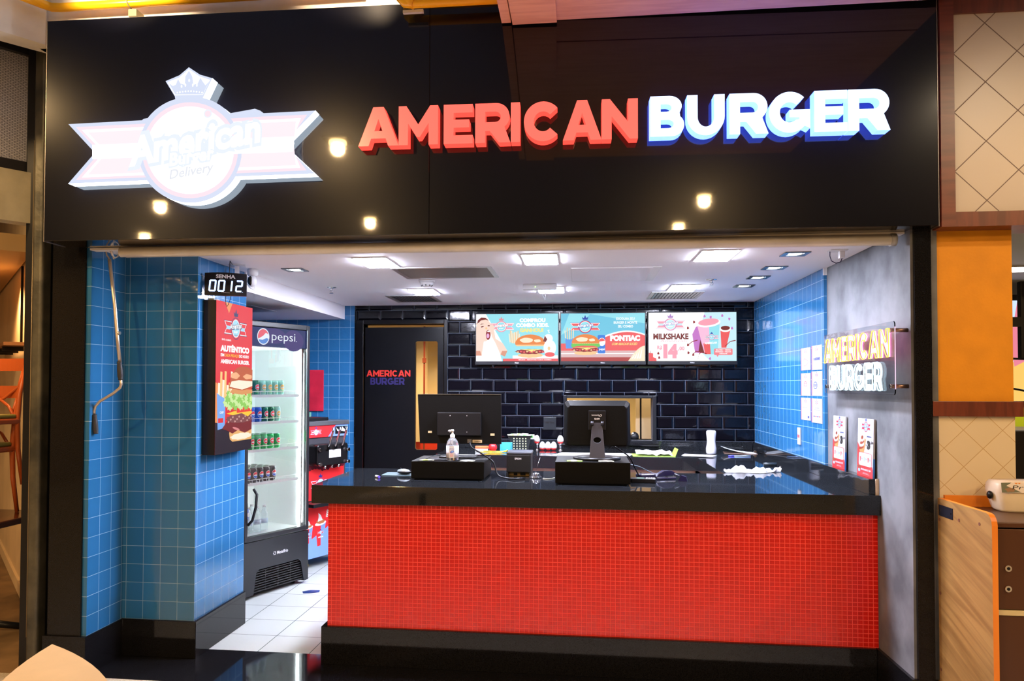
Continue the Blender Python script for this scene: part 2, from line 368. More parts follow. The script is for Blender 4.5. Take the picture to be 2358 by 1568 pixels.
m = MB(T_BACK); m.box((-3.72, 7.65, 0), (-2.285, 7.78, ZC+.05)); struct(m.build('wall_back_tiled'))
m = MB(T_SIDE); m.box((-3.85, 5.33, 0), (-3.7, 7.78, ZC)); struct(m.build('wall_left'))
# kitchen passage seen through the door pane and the hatch
KY = mat('cream kitchen wall', (.85, .70, .42), .6); KR = mat('red lacquer', (.62, .035, .015), .4); KC = mat('cream laminate', (.75, .62, .42), .5)
m = MB(KY); m.box((-3.2, 10.2, 0), (2.6, 10.3, 3)); m.box((-3.3, 7.79, 0), (-3.2, 10.3, 3)); m.box((2.6, 7.79, 0), (2.7, 10.3, 3)); m.box((-3.2, 7.79, -.1), (2.6, 10.3, -.01), FLOORT)
m.box((-3.2, 7.79, 2.75), (2.6, 10.3, 2.9), mat('kitchen ceiling paint', (.8, .68, .5), .6)); m.box((-2.6, 10.10, 0), (-1.3, 10.2, 1.45), KR); m.box((-3.2, 9.4, 2.45), (2.6, 9.6, 2.75), KC)
m.box((-2.08, 9.7, 1.0), (-1.96, 9.85, 2.45), KC); struct(m.build('wall_kitchen'))
# column pillars in the kitchen as things
t = MB(mat('rust red paint', (.22, .04, .02), .5)).box((-1.915, 9.35, 0), (-1.895, 9.37, 2.45)).box((-1.925, 9.34, 2.0), (-1.885, 9.38, 2.06)).build('fire_pipe'); tag(t, 'dark red upright pipe seen through the pane of the black door', 'pipe')
t = thing('sliding_screen', 'cream sliding screens with a black joint seen through the wall hatch', 'screen', (onY(1475.5, 960, 8.25).x-.10, 8.25, 0))
MB(KC).box((.048, 0, 0), (.09, .03, 2.2)).build('screen_panel', t); MB(KC).box((.108, 0, 0), (.27, .03, 2.2)).build('screen_panel', t); MB(BLACK).box((.0905, -.005, 0), (.1075, .035, 2.2)).build('joint', t)
# door and its frame
dm = mat('black satin door paint', (.003, .003, .004), .30, spec=.22)
m = MB(dm)
for a, b, c, d in holes(*DFR[:2], 0, DFR[3], [DO]): m.box((a, 7.628, c), (b, 7.79, d))
d1 = struct(bev(m.build('trim_door'), .004))
dr = struct(thing('door_1', '', 'door', (-2.175, 7.66, .01))); del dr['label']; del dr['category']
lp = [(0, 0), (.811, 0), (.811, 2.30), (0, 2.30)]
wx0, wx1, wz0, wz1 = .525, .752, 1.06, 2.157; hole = []
for (cx, cz, a0) in ((wx1-.02, wz1-.02, 0), (wx0+.02, wz1-.02, 90), (wx0+.02, wz0+.02, 180), (wx1-.02, wz0+.02, 270)):
    for k in range(5): t_ = math.radians(a0+22.5*k); hole.append((cx+.02*math.cos(t_), cz+.02*math.sin(t_)))
MB(dm).prism([lp, hole], lambda x, z: (x, 0, z), lambda x, z: (x, .04, z)).build('door_leaf', dr)
MB(GLASS).box((wx0, .018, wz0), (wx1, .022, wz1)).build('pane', dr)
# hatch window frame
m = MB(mat('black anodised frame', (.008, .009, .012), .3, spec=.3))
for a, b, c, d in holes(*WFR, [WO]): m.box((a, 7.625, c), (b, 7.79, d))
m.box((WFR[0]-.02, 7.60, WFR[2]-.03), (WFR[1]+.02, 7.66, WFR[2]), GRAN)
struct(bev(m.build('window_1'), .004))

# mall shell above and around
m = MB(WALLW); m.box((-3.20, 4.27, ZC+.12), (1.8, 4.42, 4.3)); m.box((-3.2, 4.2, 3.72), (1.8, 4.3, 4.3)); struct(m.build('wall_mall_above_sign'))
CEIL = mat('mall ceiling reflection blue', (.20, .28, .55), .8)  # blue put in so the fascia's reflection of this unseen ceiling turns bluish
struct(MB(CEIL).box((-9, -7, 4.2), (7, 9, 4.4)).build('ceiling_mall'))
struct(MB(mat('dark mall wall', (.10, .075, .05), .6)).box((-9, -7.1, 0), (7, -7, 4.4)).build('wall_mall_far'))
struct(MB(mat('tan mall wall', (.35, .25, .15), .6)).box((-9.1, -7, 0), (-9, 9, 4.4)).build('wall_mall_left'))
struct(MB(mat('tan mall wall right', (.30, .22, .14), .6)).box((7, -7, 0), (7.1, 9, 4.4)).build('wall_mall_right'))
for i, (x, y) in enumerate(MALL):
    t = thing('ceiling_downlight', ['square warm downlight in the mall ceiling behind the viewer', 'warm mall downlight far to the left behind the viewer', 'farthest left warm mall downlight behind the viewer', 'warm mall downlight reflected low in the black fascia near its middle', 'warm mall downlight reflected right of the fascia middle', 'warm mall downlight reflected at the right bottom edge of the fascia', 'warm mall downlight before the orange neighbouring pier', 'warm mall downlight before the left passage'][i], 'lamp', (x, y, 4.2), 0, 'mall ceiling downlights')
    MB(BLACK).box((-.13, -.13, -.02), (.13, .13, 0)).build('frame', t)
    MB(glow('warm lamp glass', (1, .62, .22), 60)).cyl((0, 0, -.022), (0, 0, -.05), .085, .09, 20).build('lens', t)
# wooden soffit in front of the fascia
m = MB(SOFW); zs = 3.63; m.box((-.41, 1.6, zs+.012), (-.36, 4.03, zs+.2)); m.box((-.352, 1.6, zs), (-.118, 4.03, zs+.2))
m.box((-.118, 1.6, zs+.022), (1.83, 4.05, zs+.2)); m.box((-.118, 3.80, zs+.018), (1.83, 3.805, zs+.022), mat('joint line', (.3, .12, .08), .6))
struct(m.build('ceiling_wood_soffit'))
# sloping left bulkhead above mesh window
struct(MB(WALLW).prism([[(-3.2, 4.27), (-3.13, 4.15), (-3.98, 2.9), (-4.3, 2.9)]], lambda x, y: (x, y, 3.72), lambda x, y: (x, y, 4.25)).build('wall_mall_left_above'))
# neighbour on the right: orange pier, rail, cream tiles, framed tile panel
ORG = mat('orange painted plaster', (.66, .26, .004), .6, noise=(8, .06), bump=(80, .08))
CT = tiles('cream diamond tiles', (.66, .56, .40), (.70, .60, .44), (.50, .34, .16), .132, .132, (0, 2), (1.846, 1.402), mort=.003, rough=.3, rot=math.pi/4, bumpy=(8, .05))
LT = tiles('large cream diamond tiles', (.50, .44, .40), (.54, .48, .43), (.16, .11, .10), .211, .211, (0, 2), (2.019, 3.541), mort=.005, rough=.35, rot=math.pi/4, bumpy=(4, .04))
m = MB(ORG); m.box((1.785, 4.20, 1.64), (2.185, 4.6, 2.56)); m.box((1.785, 4.20, 0), (2.185, 4.6, 1.2)); m.box((1.785, 4.19, .9), (2.185, 4.6, 1.58), CT); struct(m.build('wall_right_neighbour'))
struct(bev(MB(BRNH).box((1.785, 4.165, 1.565), (2.215, 4.6, 1.642)).build('trim_2'), .003))
m = MB(BRN)
m.box((1.80, 4.08, 2.515), (1.866, 4.3, 3.70)); m.box((1.866, 4.08, 2.515), (3.4, 4.3, 2.588), BRNH); m.box((1.866, 4.08, 3.59), (3.4, 4.3, 3.70), BRNH); m.box((1.866, 4.095, 2.588), (3.4, 4.3, 3.59), LT)
struct(m.build('wall_right_panel'))
# interior of the neighbouring shop glimpsed at the right edge
m = MB(mat('neighbour ceiling', (.55, .55, .55), .6)); m.box((2.19, 4.65, 2.62), (6, 8.6, 2.7)); struct(m.build('ceiling_neighbour'))
m = MB(mat('neighbour back wall', (.5, .5, .52), .6)); m.box((1.83, 8.5, 0), (6, 8.6, 2.62)); m.box((1.85, 4.65, 0), (1.90, 8.5, 2.62)); struct(m.build('wall_neighbour'))
# passage on the left: cream wall running away to the left, tan sloping plaster above
PC = mat('cream passage plaster', (.80, .62, .40), .7, noise=(2, .08))
A_ = onZ(57, 1388, 0); D_ = Vector((-.68, .73, 0)).normalized(); N_ = Vector((.73, .68, 0)).normalized()
def pw(t, k, z): p = A_+D_*t+N_*k; return (p.x, p.y, z)
def wallrun(t0, t1, k0, k1, z0, z1, mt, mb):
    mb.add([pw(t0, k0, z0), pw(t1, k0, z0), pw(t1, k1, z0), pw(t0, k1, z0), pw(t0, k0, z1), pw(t1, k0, z1), pw(t1, k1, z1), pw(t0, k1, z1)], [(0, 3, 2, 1), (4, 5, 6, 7), (0, 1, 5, 4), (1, 2, 6, 5), (2, 3, 7, 6), (3, 0, 4, 7)], mt)
m = MB(PC); wallrun(-.35, 5, 0, .12, 0, 4.2, PC, m); struct(m.build('wall_passage'))
m = MB(PC); wallrun(-.2, 5, -.02, .0, 0, .10, PC, m); struct(m.build('baseboard_passage'))
TAN = mat('tan sloping plaster', (.50, .32, .14), .7)
m = MB(TAN); wallrun(-.3, 5, -1.3, -.02, 2.72, 2.85, TAN, m); struct(m.build('ceiling_passage'))
# ================= fascia with logo and channel letters =================
SA, SB = Vector((-3.0, 3.996, 0)), Vector((1.79, 4.092, 0)); SD = (SB-SA).normalized(); SN = Vector((SD.y, -SD.x, 0)); SL = (SB-SA).length
fas = thing('fascia_sign_board', 'glossy black fascia board across the whole shopfront above the counter', 'sign board', (SA.x, SA.y, 2.525), math.atan2(SD.y, SD.x))
for i, (a, b) in enumerate(((0, 2.1995), (2.2005, SL))):
    bev(MB(GLOSS).box((a, 0, 0), (b, .012, 1.255)).build('face_panel', fas), .0015, 1)
bev(MB(GLOSS).box((0, .012, 0), (SL, .20, .02)).build('underside_panel', fas), .0015, 1)
for a in (-.004, SL+.0005): MB(mat('fascia edge strip', (.25, .22, .2), .35, .6)).box((a, -.001, -.004), (a+.0035, .19, 1.255)).build('edge_trim', fas)
MB(BLACK).box((.01, .03, .03), (SL-.01, .19, 1.24)).build('frame', fas)
def sgn(px, py, off):  # pixel -> (u along the fascia, z) on a plane off metres in front
    p = onP(px, py, SA+SN*off, SN); return ((p-SA).dot(SD), p.z)
def s3(u, z, off): p = SA+SD*u+SN*off; return (p.x, p.y, z)

# --- geometric capital outlines: unit box 0..1 x 0..1, stroke t ---
def arc(cx, cy, rx, ry, a0, a1, n=14): return [(cx+rx*math.cos(math.radians(a0+(a1-a0)*k/n)), cy+ry*math.sin(math.radians(a0+(a1-a0)*k/n))) for k in range(n+1)]
def glyph(c, w=1.0, t=.25):
    """outline loops of a heavy geometric capital, height 1, width w"""
    if c == 'A':
        return [[(0, 0), (.37*w, 1), (.63*w, 1), (w, 0), (w-.27, 0), (w-.335, .19), (.335, .19), (.27, 0)], [(.40*w, .38), (.60*w, .38), (.5*w, .70)]]
    if c == 'M':
        return [[(0, 0), (0, 1), (.2, 1), (.5*w, .52), (w-.2, 1), (w, 1), (w, 0), (w-.24, 0), (w-.24, .56), (.54*w, .2), (.46*w, .2), (.24, .56), (.24, 0)]]
    if c == 'E':
        return [[(0, 0), (0, 1), (w, 1), (w, .79), (t, .79), (t, .61), (w*.88, .61), (w*.88, .41), (t, .41), (t, .21), (w, .21), (w, 0)]]
    if c == 'I': return [[(0, 0), (0, 1), (w, 1), (w, 0)]]
    if c == 'N': return [[(0, 0), (0, 1), (.2, 1), (w-.24, .42), (w-.24, 1), (w, 1), (w, 0), (w-.2, 0), (.24, .58), (.24, 0)]]
    if c == 'R':
        r = .335
        return [[(0, 0), (0, 1)]+[(w-r-.02+p[0], 1-r+p[1]) for p in arc(0, 0, r, r, 90, -52, 12)]+[(w, 0), (w-.29, 0), (w-.52, .30), (t, .30), (t, 0)],
                [(t, .52), (t, .79)]+[(w-r-.04+p[0], .655+p[1]) for p in arc(0, 0, .135, .135, 90, -90, 8)]]
    if c == 'B':
        return [[(0, 0), (0, 1)]+[(w-.36+p[0], .745+p[1]) for p in arc(0, 0, .30, .255, 90, -35, 9)]+[(w-.30+p[0], .28+p[1]) for p in arc(0, 0, .30, .28, 48, -90, 10)],
                [(t, .61), (t, .80)]+[(w-.42+p[0], .705+p[1]) for p in arc(0, 0, .12, .095, 90, -90, 7)], [(t, .20), (t, .41)]+[(w-.38+p[0], .305+p[1]) for p in arc(0, 0, .13, .105, 90, -90, 7)]]
    if c == 'U':
        h = w/2; return [[(0, 1), (t, 1)]+[(t, .45)]+arc(h, .45, h-t, .24, 180, 360, 12)+[(w-t, 1), (w, 1)]+arc(h, .46, h, .46, 0, -180, 18)]
    if c in 'CG':
        h = w/2
        if c == 'C': return [arc(h, .5, h, .5, 42, 318, 30)+arc(h, .5, h-t*.98, .5-t*.98, 318, 42, 22)]
        return [arc(h, .5, h, .5, 45, 318, 28)+[(w, .1), (w, .56), (h, .56), (h, .38), (w-t*.98, .38), (w-t, .32)]+arc(h, .5, h-t, .5-t, 310, 45, 22)]
LR, LB = mat('lit red acrylic', (.3, .01, .01), .25, emis=(1, .13, .095), es=1.5), mat('lit red acrylic side', (.3, .01, .01), .3, emis=(1, .05, .035), es=2.2)
LW, LWB = mat('lit blue white acrylic', (.4, .5, .7), .25, emis=(.44, .62, 1.0), es=2.1), mat('lit blue white acrylic side', (.3, .4, .7), .3, emis=(.06, .12, 1.0), es=7)
LET = [('A', 1.831, 2.048), ('M', 2.049, 2.259), ('E', 2.29, 2.443), ('R', 2.457, 2.641), ('I', 2.644, 2.691), ('C', 2.712, 2.911), ('A', 2.914, 3.112), ('N', 3.114, 3.297),
       ('B', 3.36, 3.53), ('U', 3.545, 3.731), ('R', 3.755, 3.946), ('G', 3.95, 4.149), ('E', 4.17, 4.328), ('R', 4.333, 4.533)]
ORD = ['first', 'second', 'third', 'fourth', 'fifth', 'sixth', 'seventh', 'eighth']
for i, (c, a, b) in enumerate(LET):
    red = i < 8; h = .207; z0 = 2.985+ (0 if red else .006); w = (b-a)/h; dd = .075
    j = i if red else i-8; word = 'red' if red else 'blue-white'
    t = thing('channel_letter', f'glowing {word} capital {c}, {ORD[j]} letter of the {word} word on the fascia', 'letter', s3(a, z0, 0), math.atan2(SD.y, SD.x), 'channel letters of the shop name')
    L_ = glyph(c, w, .25)
    f, sd = (LR, LB) if red else (LW, LWB)
    lp = [[(p[0]*h, p[1]*h) for p in l] for l in L_]
    MB(f).prism(lp, lambda x, z: (x, -dd-.004, z), lambda x, z: (x, -dd, z)).build('face', t)
    k = MB(sd)
    for l in lp:
        n = len(l); q = [(x, -dd+.0005, z) for x, z in l]+[(x, -.006, z) for x, z in l]; k.add(q, [(e, (e+1) % n, n+(e+1) % n, n+e) for e in range(n)])
    tri = tessellate_polygon([[Vector((p[0], p[1], 0)) for p in l] for l in lp]); fl_ = [p for l in lp for p in l]
    k.add([(x, -.006, z) for x, z in fl_], [tuple(r) for r in tri]); k.build('side_wall', t, fixn=False)

# --- the crest logo light box ---
def Lp(x, y): return sgn(x/3.684+130, y/3.684+140, .075)
def inset(P, k): c = (sum(p[0] for p in P)/len(P), sum(p[1] for p in P)/len(P)); return [(c[0]+(p[0]-c[0])*k, c[1]+(p[1]-c[1])*k) for p in P]
def circ_px(r, a0, a1, n, cx=1130, cy=757): return [(cx+r*math.cos(math.radians(a0+(a1-a0)*k/n)), cy-r*math.sin(math.radians(a0+(a1-a0)*k/n))) for k in range(n+1)]
OUT = [(97, 535), (322, 778), (95, 1040)]+circ_px(447, 215, 330, 24)+[(2190, 955), (1920, 702), (2195, 420), (1755, 442), (1725, 420), (1680, 404), (1640, 412), (1500, 437)]+circ_px(460, 43, 76, 7)+[(1320, 145), (1215, 115), (1120, 52), (1040, 120), (922, 170), (1000, 298)]+circ_px(452, 106, 141, 7)+[(770, 484), (735, 490), (722, 502)]
C0 = sgn(97/3.684+130, 1040/3.684+140, .075)
lg = thing('crest_light_box', 'overexposed white crest light box with crown, ribbon and script name on the fascia', 'sign', s3(C0[0], C0[1], 0), math.atan2(SD.y, SD.x))
def LL(P): return [(a[0]-C0[0], a[1]-C0[1]) for a in (Lp(*p) for p in P)]
o_ = LL(OUT)
WGL = glow('lit white acrylic', (.93, .96, 1.0), 1.7); WSD = glow('lit white acrylic side', (.72, .86, 1.0), 9)
PK = glow('washed out pink print, lit', (1.0, .80, .90), 1.0); PK2 = glow('washed out light pink print, lit', (1.0, .89, .95), 1.0); PB = glow('washed out pale blue print, lit', (.70, .77, .96), 1.0); PBL = glow('washed out paler blue print, lit', (.84, .91, 1.0), 1.0)
body = MB(WSD); n = len(o_); body.add([(x, -.0705, z) for x, z in o_]+[(x, -.006, z) for x, z in o_], [(e, (e+1) % n, n+(e+1) % n, n+e) for e in range(n)])
tri = tessellate_polygon([[Vector((p[0], p[1], 0)) for p in o_]]); body.add([(x, -.006, z) for x, z in o_], [tuple(r) for r in tri]); body.build('side_wall', lg, fixn=False)
A = Art((0, -.0705, 0), (1, 0, 0), (0, 0, 1), WGL, .0001)
A.poly(o_, PB)
rib = [(97, 535), (322, 778), (95, 1040), (800, 1015), (1470, 985), (2190, 955), (1920, 702), (2195, 420), (1755, 442), (780, 500)]
ri = [(160, 560), (360, 778), (160, 1010), (800, 985), (1470, 955), (2120, 928), (1950, 702), (2125, 455), (1755, 470), (780, 530)]
A.poly(LL(ri), PK)
ri2 = [(212, 585), (398, 778), (212, 988), (800, 965), (1470, 930), (2065, 905), (1985, 702), (2070, 485), (1755, 500), (780, 558)]
A.poly(LL(ri2), WGL)
ri3 = [(262, 605), (420, 778), (262, 965), (800, 945), (1470, 908), (2030, 885), (2010, 702), (2030, 510), (1755, 522), (780, 580)]
A.poly(LL(ri3), PK2); A.poly(LL([(385, 712), (420, 778), (350, 832), (1000, 800), (2000, 770), (2015, 702), (2010, 640), (1000, 680)]), WGL)
def LC(r): return LL([(1130+r*math.cos(math.radians(a)), 757-r*math.sin(math.radians(a))) for a in range(0, 360, 8)])
A.poly(LC(440), PB); A.poly(LC(408), PK); A.poly(LC(372), WGL)
A.poly(LL([(300, 712), (2000, 640), (2000, 770), (300, 832)]), WGL)
# crown
A.poly(LL([(940, 180), (1040, 140), (1120, 70), (1210, 130), (1300, 160), (1240, 285), (1000, 290)]), WGL)
A.poly(LL([(948, 185), (1005, 285), (1240, 282), (1296, 168), (1262, 205), (1240, 175), (1218, 140), (1195, 190), (1160, 200), (1150, 130), (1122, 80), (1090, 130), (1085, 200), (1050, 190), (1028, 150), (1010, 200), (985, 210)]), PB)
for k in range(10): x, z = LL([(1022+k*23.5, 268-12*math.sin(k/9*3.14))])[0]; A.ell(x, z, .0028+.0016*(k % 2), .0045, WGL, n=10)
for x, y in ((1060, 215), (1092, 205), (1124, 165), (1155, 205), (1190, 205)): q = LL([(x, y)])[0]; A.ell(q[0], q[1], .004, .0085, WGL, n=12)
cx, cz = LL([(1150, 760)])[0]
def LT_(s_, x, y, hpx, wpx, mt, bold, shear, rot): q = LL([(x, y)])[0]; k = (Lp(1200, 700)[0]-Lp(1000, 700)[0])/200; A.text(s_, q[0], q[1], hpx*k, mt, bold, wpx*k, 'c', shear, rot)
for mt, b, g in ((PBL, .13, 26), (WGL, .035, 0)):
    LT_('American', 1165, 785-(0 if g else 0), 235, 1120+g, mt, b, .18, .155)
for mt, b, g in ((PBL, .13, 14), (WGL, .03, 0)): LT_('Burger', 1145, 860, 105, 375+g, mt, b, .15, .13)
LT_('Delivery', 1140, 970, 78, 370, mat('pale slate lit print', (0, 0, 0), .5, emis=(.74, .79, .88), es=1), .015, .3, .15)
q = LL([(1283, 448)])[0]; A.ell(q[0], q[1], .0235, .0235, PBL); A.ell(q[0], q[1], .017, .017, PK)
A.build('printed_face', lg)
# ================= ceiling fittings =================
PAN = mat('lit LED panel', (.9, .9, .9), .4, emis=COOL, es=330)
def panel(x, y, label, w=.205, d=.36):
    t = thing('led_panel_light', label, 'ceiling light', (x, y, ZC), 0, 'rectangular LED panels in the shop ceiling')
    bev(MB(WHITE).box((-w/2-.012, -d/2-.02, -.006), (w/2+.012, d/2+.02, -.001)).build('frame', t), .003)
    MB(PAN).box((-w/2, -d/2, -.0100), (w/2, d/2, -.0062)).build('diffuser', t); return t
panel(-1.335, 4.965, 'lit white LED panel at the left in the front row of the shop ceiling')
panel(-.25, 4.945, 'lit white LED panel in the middle of the front row of the shop ceiling')
panel(.845, 4.92, 'lit white LED panel at the right in the front row of the shop ceiling')
panel(-1.335, 6.55, 'lit white LED panel at the left in the rear row, beside the white smoke detector')
panel(-.24, 6.52, 'lit white LED panel in the middle of the rear row, behind the emergency lamp')
panel(.85, 6.49, 'lit white LED panel at the right in the rear row, before an air grille')
def down(x, y, label, s=.075, p=9):
    t = thing('square_downlight', label, 'ceiling light', (x, y, ZC), 0, 'small square downlights in the shop ceiling')
    m = MB(mat('brushed dark trim', (.12, .13, .14), .3, .8))
    for a, b, c, d in holes(-s, s, -s, s, [(-s*.62, s*.62, -s*.62, s*.62)]): m.box((a, c, -.006), (b, d, -.0005))
    m.build('trim', t); MB(glow('lit spot lens', (.95, .98, 1), 22)).cyl((0, 0, -.0007), (0, 0, -.004), s*.5, n=20).build('lens', t)
for x, y, l in ((-1.995, 5.22, 'lone square downlight at the left of the shop ceiling beside the white camera'), (1.317, 4.914, 'nearest of the four square downlights along the right of the ceiling'), (1.329, 5.472, 'second nearest of the four square downlights along the right'), (1.325, 5.936, 'third of the four square downlights along the right of the ceiling'), (1.324, 6.434, 'farthest of the four square downlights, near the tiled wall')):
    down(x, y, l)
GRL = mat('grey anodised grille', (.42, .43, .45), .35, .6)
def grille(name, x0, x1, y0, y1, label, n, slant=.5, solid=False):
    t = thing(name, label, 'air vent', (x0, y0, ZC)); w, d = x1-x0, y1-y0
    m = MB(GRL if not solid else mat('vent frame', (.55, .56, .58), .35, .7))
    for a, b, c, e in holes(0, w, 0, d, [(.03, w-.03, .03, d-.03)]): m.box((a, c, -.008), (b, e, -.0005))
    m.build('frame', t); MB(mat('vent dark', (.05, .05, .055), .7) if not solid else mat('filter mesh', (.30, .30, .31), .6)).box((.02, .02, -.002), (w-.02, d-.02, -.0008)).build('backing', t)
    k = MB(GRL); 
    for i in range(n):
        if solid: y = .03+(d-.06)*(i+.5)/n; k.box((.03, y-.002, -.006), (w-.03, y+.002, -.0021))
        else: x = .03+(w-.06)*(i+.5)/n; k.add([(x-.004, .03, -.0022), (x+.008, .03, -.009), (x+.008, d-.03, -.009), (x-.004, d-.03, -.0022), (x-.003, .03, -.0020), (x+.0095, .03, -.0085), (x+.0095, d-.03, -.0085), (x-.003, d-.03, -.0020)], [(0, 1, 2, 3), (4, 5, 6, 7), (0, 1, 5, 4), (3, 2, 6, 7), (1, 2, 6, 5), (0, 3, 7, 4)])
    k.build('louvres', t)
grille('return_air_grille', -1.30, -.60, 5.20, 5.72, 'long grey return air grille in the ceiling left of centre', 26, solid=True)
grille('air_diffuser', -1.75, -1.315, 6.79, 7.32, 'air diffuser with slanting blades above the black door', 13)
grille('air_diffuser', .62, 1.07, 6.75, 7.28, 'bright air diffuser with saw-tooth blades above the right screen', 13)
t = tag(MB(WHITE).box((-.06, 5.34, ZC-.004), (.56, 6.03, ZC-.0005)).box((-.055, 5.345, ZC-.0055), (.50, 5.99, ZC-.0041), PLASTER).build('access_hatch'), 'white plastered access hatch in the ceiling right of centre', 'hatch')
t = thing('smoke_detector', 'round white smoke detector in front of the left rear LED panel', 'smoke detector', (-1.17, 5.83, ZC))
MB(WHITE).lathe([(.062, 0), (.062, -.014), (.056, -.018)], n=28).build('base', t); k = MB(WHITE).lathe([(.052, -.018), (.050, -.036), (.032, -.052), (.018, -.056)], n=28)
for i in range(8): a = i*math.pi/4; k.box((.040*math.cos(a)-.005, .040*math.sin(a)-.005, -.05), (.040*math.cos(a)+.005, .040*math.sin(a)+.005, -.040), BLACK)
k.build('sensor_head', t)
t = thing('emergency_lamp', 'slim white emergency lamp with a hanging cord in the ceiling centre', 'lamp', (-.31, 6.17, ZC))
bev(MB(WHITE).box((-.14, -.03, -.045), (.13, .03, -.0005)).build('housing', t), .005); MB(glow('green indicator', (.5, 1, .3), 3)).ball((-.04, -.032, -.025), .005).build('indicator', t)
MB(WHITE).tube([(-.01, 0, -.046), (.02, .0, -.09), (.035, 0, -.125), (.04, 0, -.10), (.035, 0, -.046)], .0022, 6).build('cord', t)
for x, y, l in ((-2.046, 6.178, 'chrome sprinkler head near the left bulkhead'), (.999, 6.02, 'chrome sprinkler head beside the four right downlights')):
    t = thing('sprinkler', l, 'sprinkler', (x, y, ZC), 0, 'ceiling sprinklers'); MB(CHROME).lathe([(.042, -.0005), (.040, -.006), (.012, -.010)], n=20).build('rosette', t)
    k = MB(CHROME).lathe([(.010, -.010), (.012, -.022), (.006, -.030)], n=12).tube([(-.010, 0, -.022), (-.014, 0, -.036), (0, 0, -.050)], .0022, 6).tube([(.010, 0, -.022), (.014, 0, -.036), (0, 0, -.050)], .0022, 6).lathe([(.017, -.050), (.017, -.052)], n=12); k.build('deflector_head', t)
# roller tube under the fascia
tb = thing('roller_shutter_tube', 'beige round roller tube across the opening under the fascia', 'tube', (0, 0, 0))
TUB = mat('beige enamel', (.72, .70, .67), .45, noise=(5, .08))
pa, pb = Vector((-2.665, 4.20, 2.491)), Vector((1.615, 4.245, 2.484))
MB(TUB).cyl(pa, pb, .030, n=24).build('tube', tb); MB(TUB).box((-2.885, 4.236, 2.513), (1.685, 4.30, 2.524)).build('support_rail', tb)
MB(mat('grey bracket', (.3, .3, .32), .4)).cyl(pb, pb+Vector((.028, 0, 0)), .034, n=20).build('end_cap', tb)
# crank handle hanging at the left
ck = thing('crank_pole', 'metal awning crank pole with two black grips hanging by the left blue tiles', 'crank', (0, 0, 0))
def c3(px, py, y=4.30): return onY(px, py, y)
PM = mat('worn steel pole', (.55, .47, .38), .35, .85)
MB(PM).tube([c3(262, 597), c3(259, 583), c3(254, 570), c3(247, 571), c3(244, 578), c3(246, 588), c3(250, 593), c3(253, 600)], .0045, 8).build('hook', ck)
MB(PM).tube([c3(252, 597), c3(264, 700), c3(270, 775), c3(276, 835)], .0105, 10).build('shaft', ck)
MB(STEEL).tube([c3(268, 766), c3(277, 767)], .010, 8).build('clamp', ck)
MB(PM).tube([c3(277, 868), c3(279, 885), c3(276, 893), c3(262, 905), c3(230, 924), c3(220, 935), c3(217, 945), c3(217, 955)], .0085, 10).build('crank_arm', ck)
gm = mat('black rubber grip', (.02, .02, .025), .5)
MB(gm).tube([c3(275, 833), c3(275.2, 837), c3(276, 850), c3(277, 866), c3(277.3, 872), c3(277.5, 875)], [.015, .013, .0165, .0165, .013, .015], 14).build('grip', ck)
MB(gm).tube([c3(217.5, 955), c3(218, 960), c3(219, 975), c3(220, 990), c3(221, 997), c3(221, 999)], [.015, .013, .0165, .0165, .013, .015], 14).build('grip', ck)
t = tag(MB(PM).tube([(-2.775, 4.26, 2.525), (-2.772, 4.28, 2.49), (-2.768, 4.30, 2.475), (-2.762, 4.32, 2.487), (-2.764, 4.33, 2.5)], .005, 8).build('ceiling_hook'), 'rusty little hook in the ceiling edge that carries the crank pole', 'hook')

# ================= counter =================
ct = thing('service_counter', 'U-shaped service counter with black granite top and red mosaic front', 'counter', (-1.641, 4.60, 0))
def C(a, b): return ((a[0]+1.641, a[1]-4.60, a[2]), (b[0]+1.641, b[1]-4.60, b[2]))
GT = mat('polished black granite top', (.004, .005, .006), .045, spec=.5, noise=(300, .9, (.016, .018, .022)))
w = MB(GT)
w.prism([[(0, 0), (3.330, 0), (3.330, .925), (3.309, .935), (3.309, 3.04), (.355, 3.04), (.355, 2.24), (2.651, 2.24), (2.651, 1.0), (.0, 1.0)]], lambda x, y: (x, y, .988), lambda x, y: (x, y, 1.1))
bev(w.build('worktop', ct), .002, 2)
bev(MB(GT).box(*C((1.667-.03, 4.635, 1.1), (1.69, 5.53, 1.188))).box(*C((XW-.026, 5.53, 1.1), (XW, 7.63, 1.188))).box(*C((-1.286, 7.628, 1.1), (XW-.03, 7.65, 1.188))).build('backsplash', ct), .0015, 1)
MB(MOS).box(*C((-1.549, 4.652, .228), (1.689, 5.45, .988))).build('mosaic_front', ct)
bev(MB(GRAN).box(*C((-1.581, 4.625, 0), (1.671, 5.46, .230))).build('plinth', ct), .002, 1)
MB(mat('cement patch', (.55, .45, .36), .8)).box(*C((1.672, 4.628, .99), (1.689, 4.634, 1.19))).build('mortar_edge', ct)
# wall cabinets under the rear top
CAB = mat('taupe cabinet laminate', (.34, .28, .25), .45)
for i, (x0, x1, l) in enumerate(((-1.27, -.50, 'taupe base cabinet under the rear counter beside the black door'), (-.495, .30, 'taupe base cabinet under the middle of the rear counter'), (.305, 1.0, 'taupe base cabinet in the corner under the rear counter'))):
    t = thing('base_cabinet', l, 'cabinet', (x0, 6.86, 0), 0, 'cabinets under the rear counter'); wd = x1-x0
    MB(CAB).box((0, .02, .1), (wd, .74, .985)).build('carcass', t)
    d = bev(MB(CAB).box((.01, 0, .12), (wd-.01, .018, .90)).build('door', t), .004)
    MB(mat('light trim strip', (.6, .55, .5), .4)).box((.01, -.004, .905), (wd-.01, .018, .93)).build('trim_strip', t)
    MB(CHROME).box((wd*.25-.012, -.02, .84), (wd*.25+.012, -.001, .93)).cyl((wd*.25, -.024, .86), (wd*.25, -.024, .93), .008, n=10).build('hinge', d)
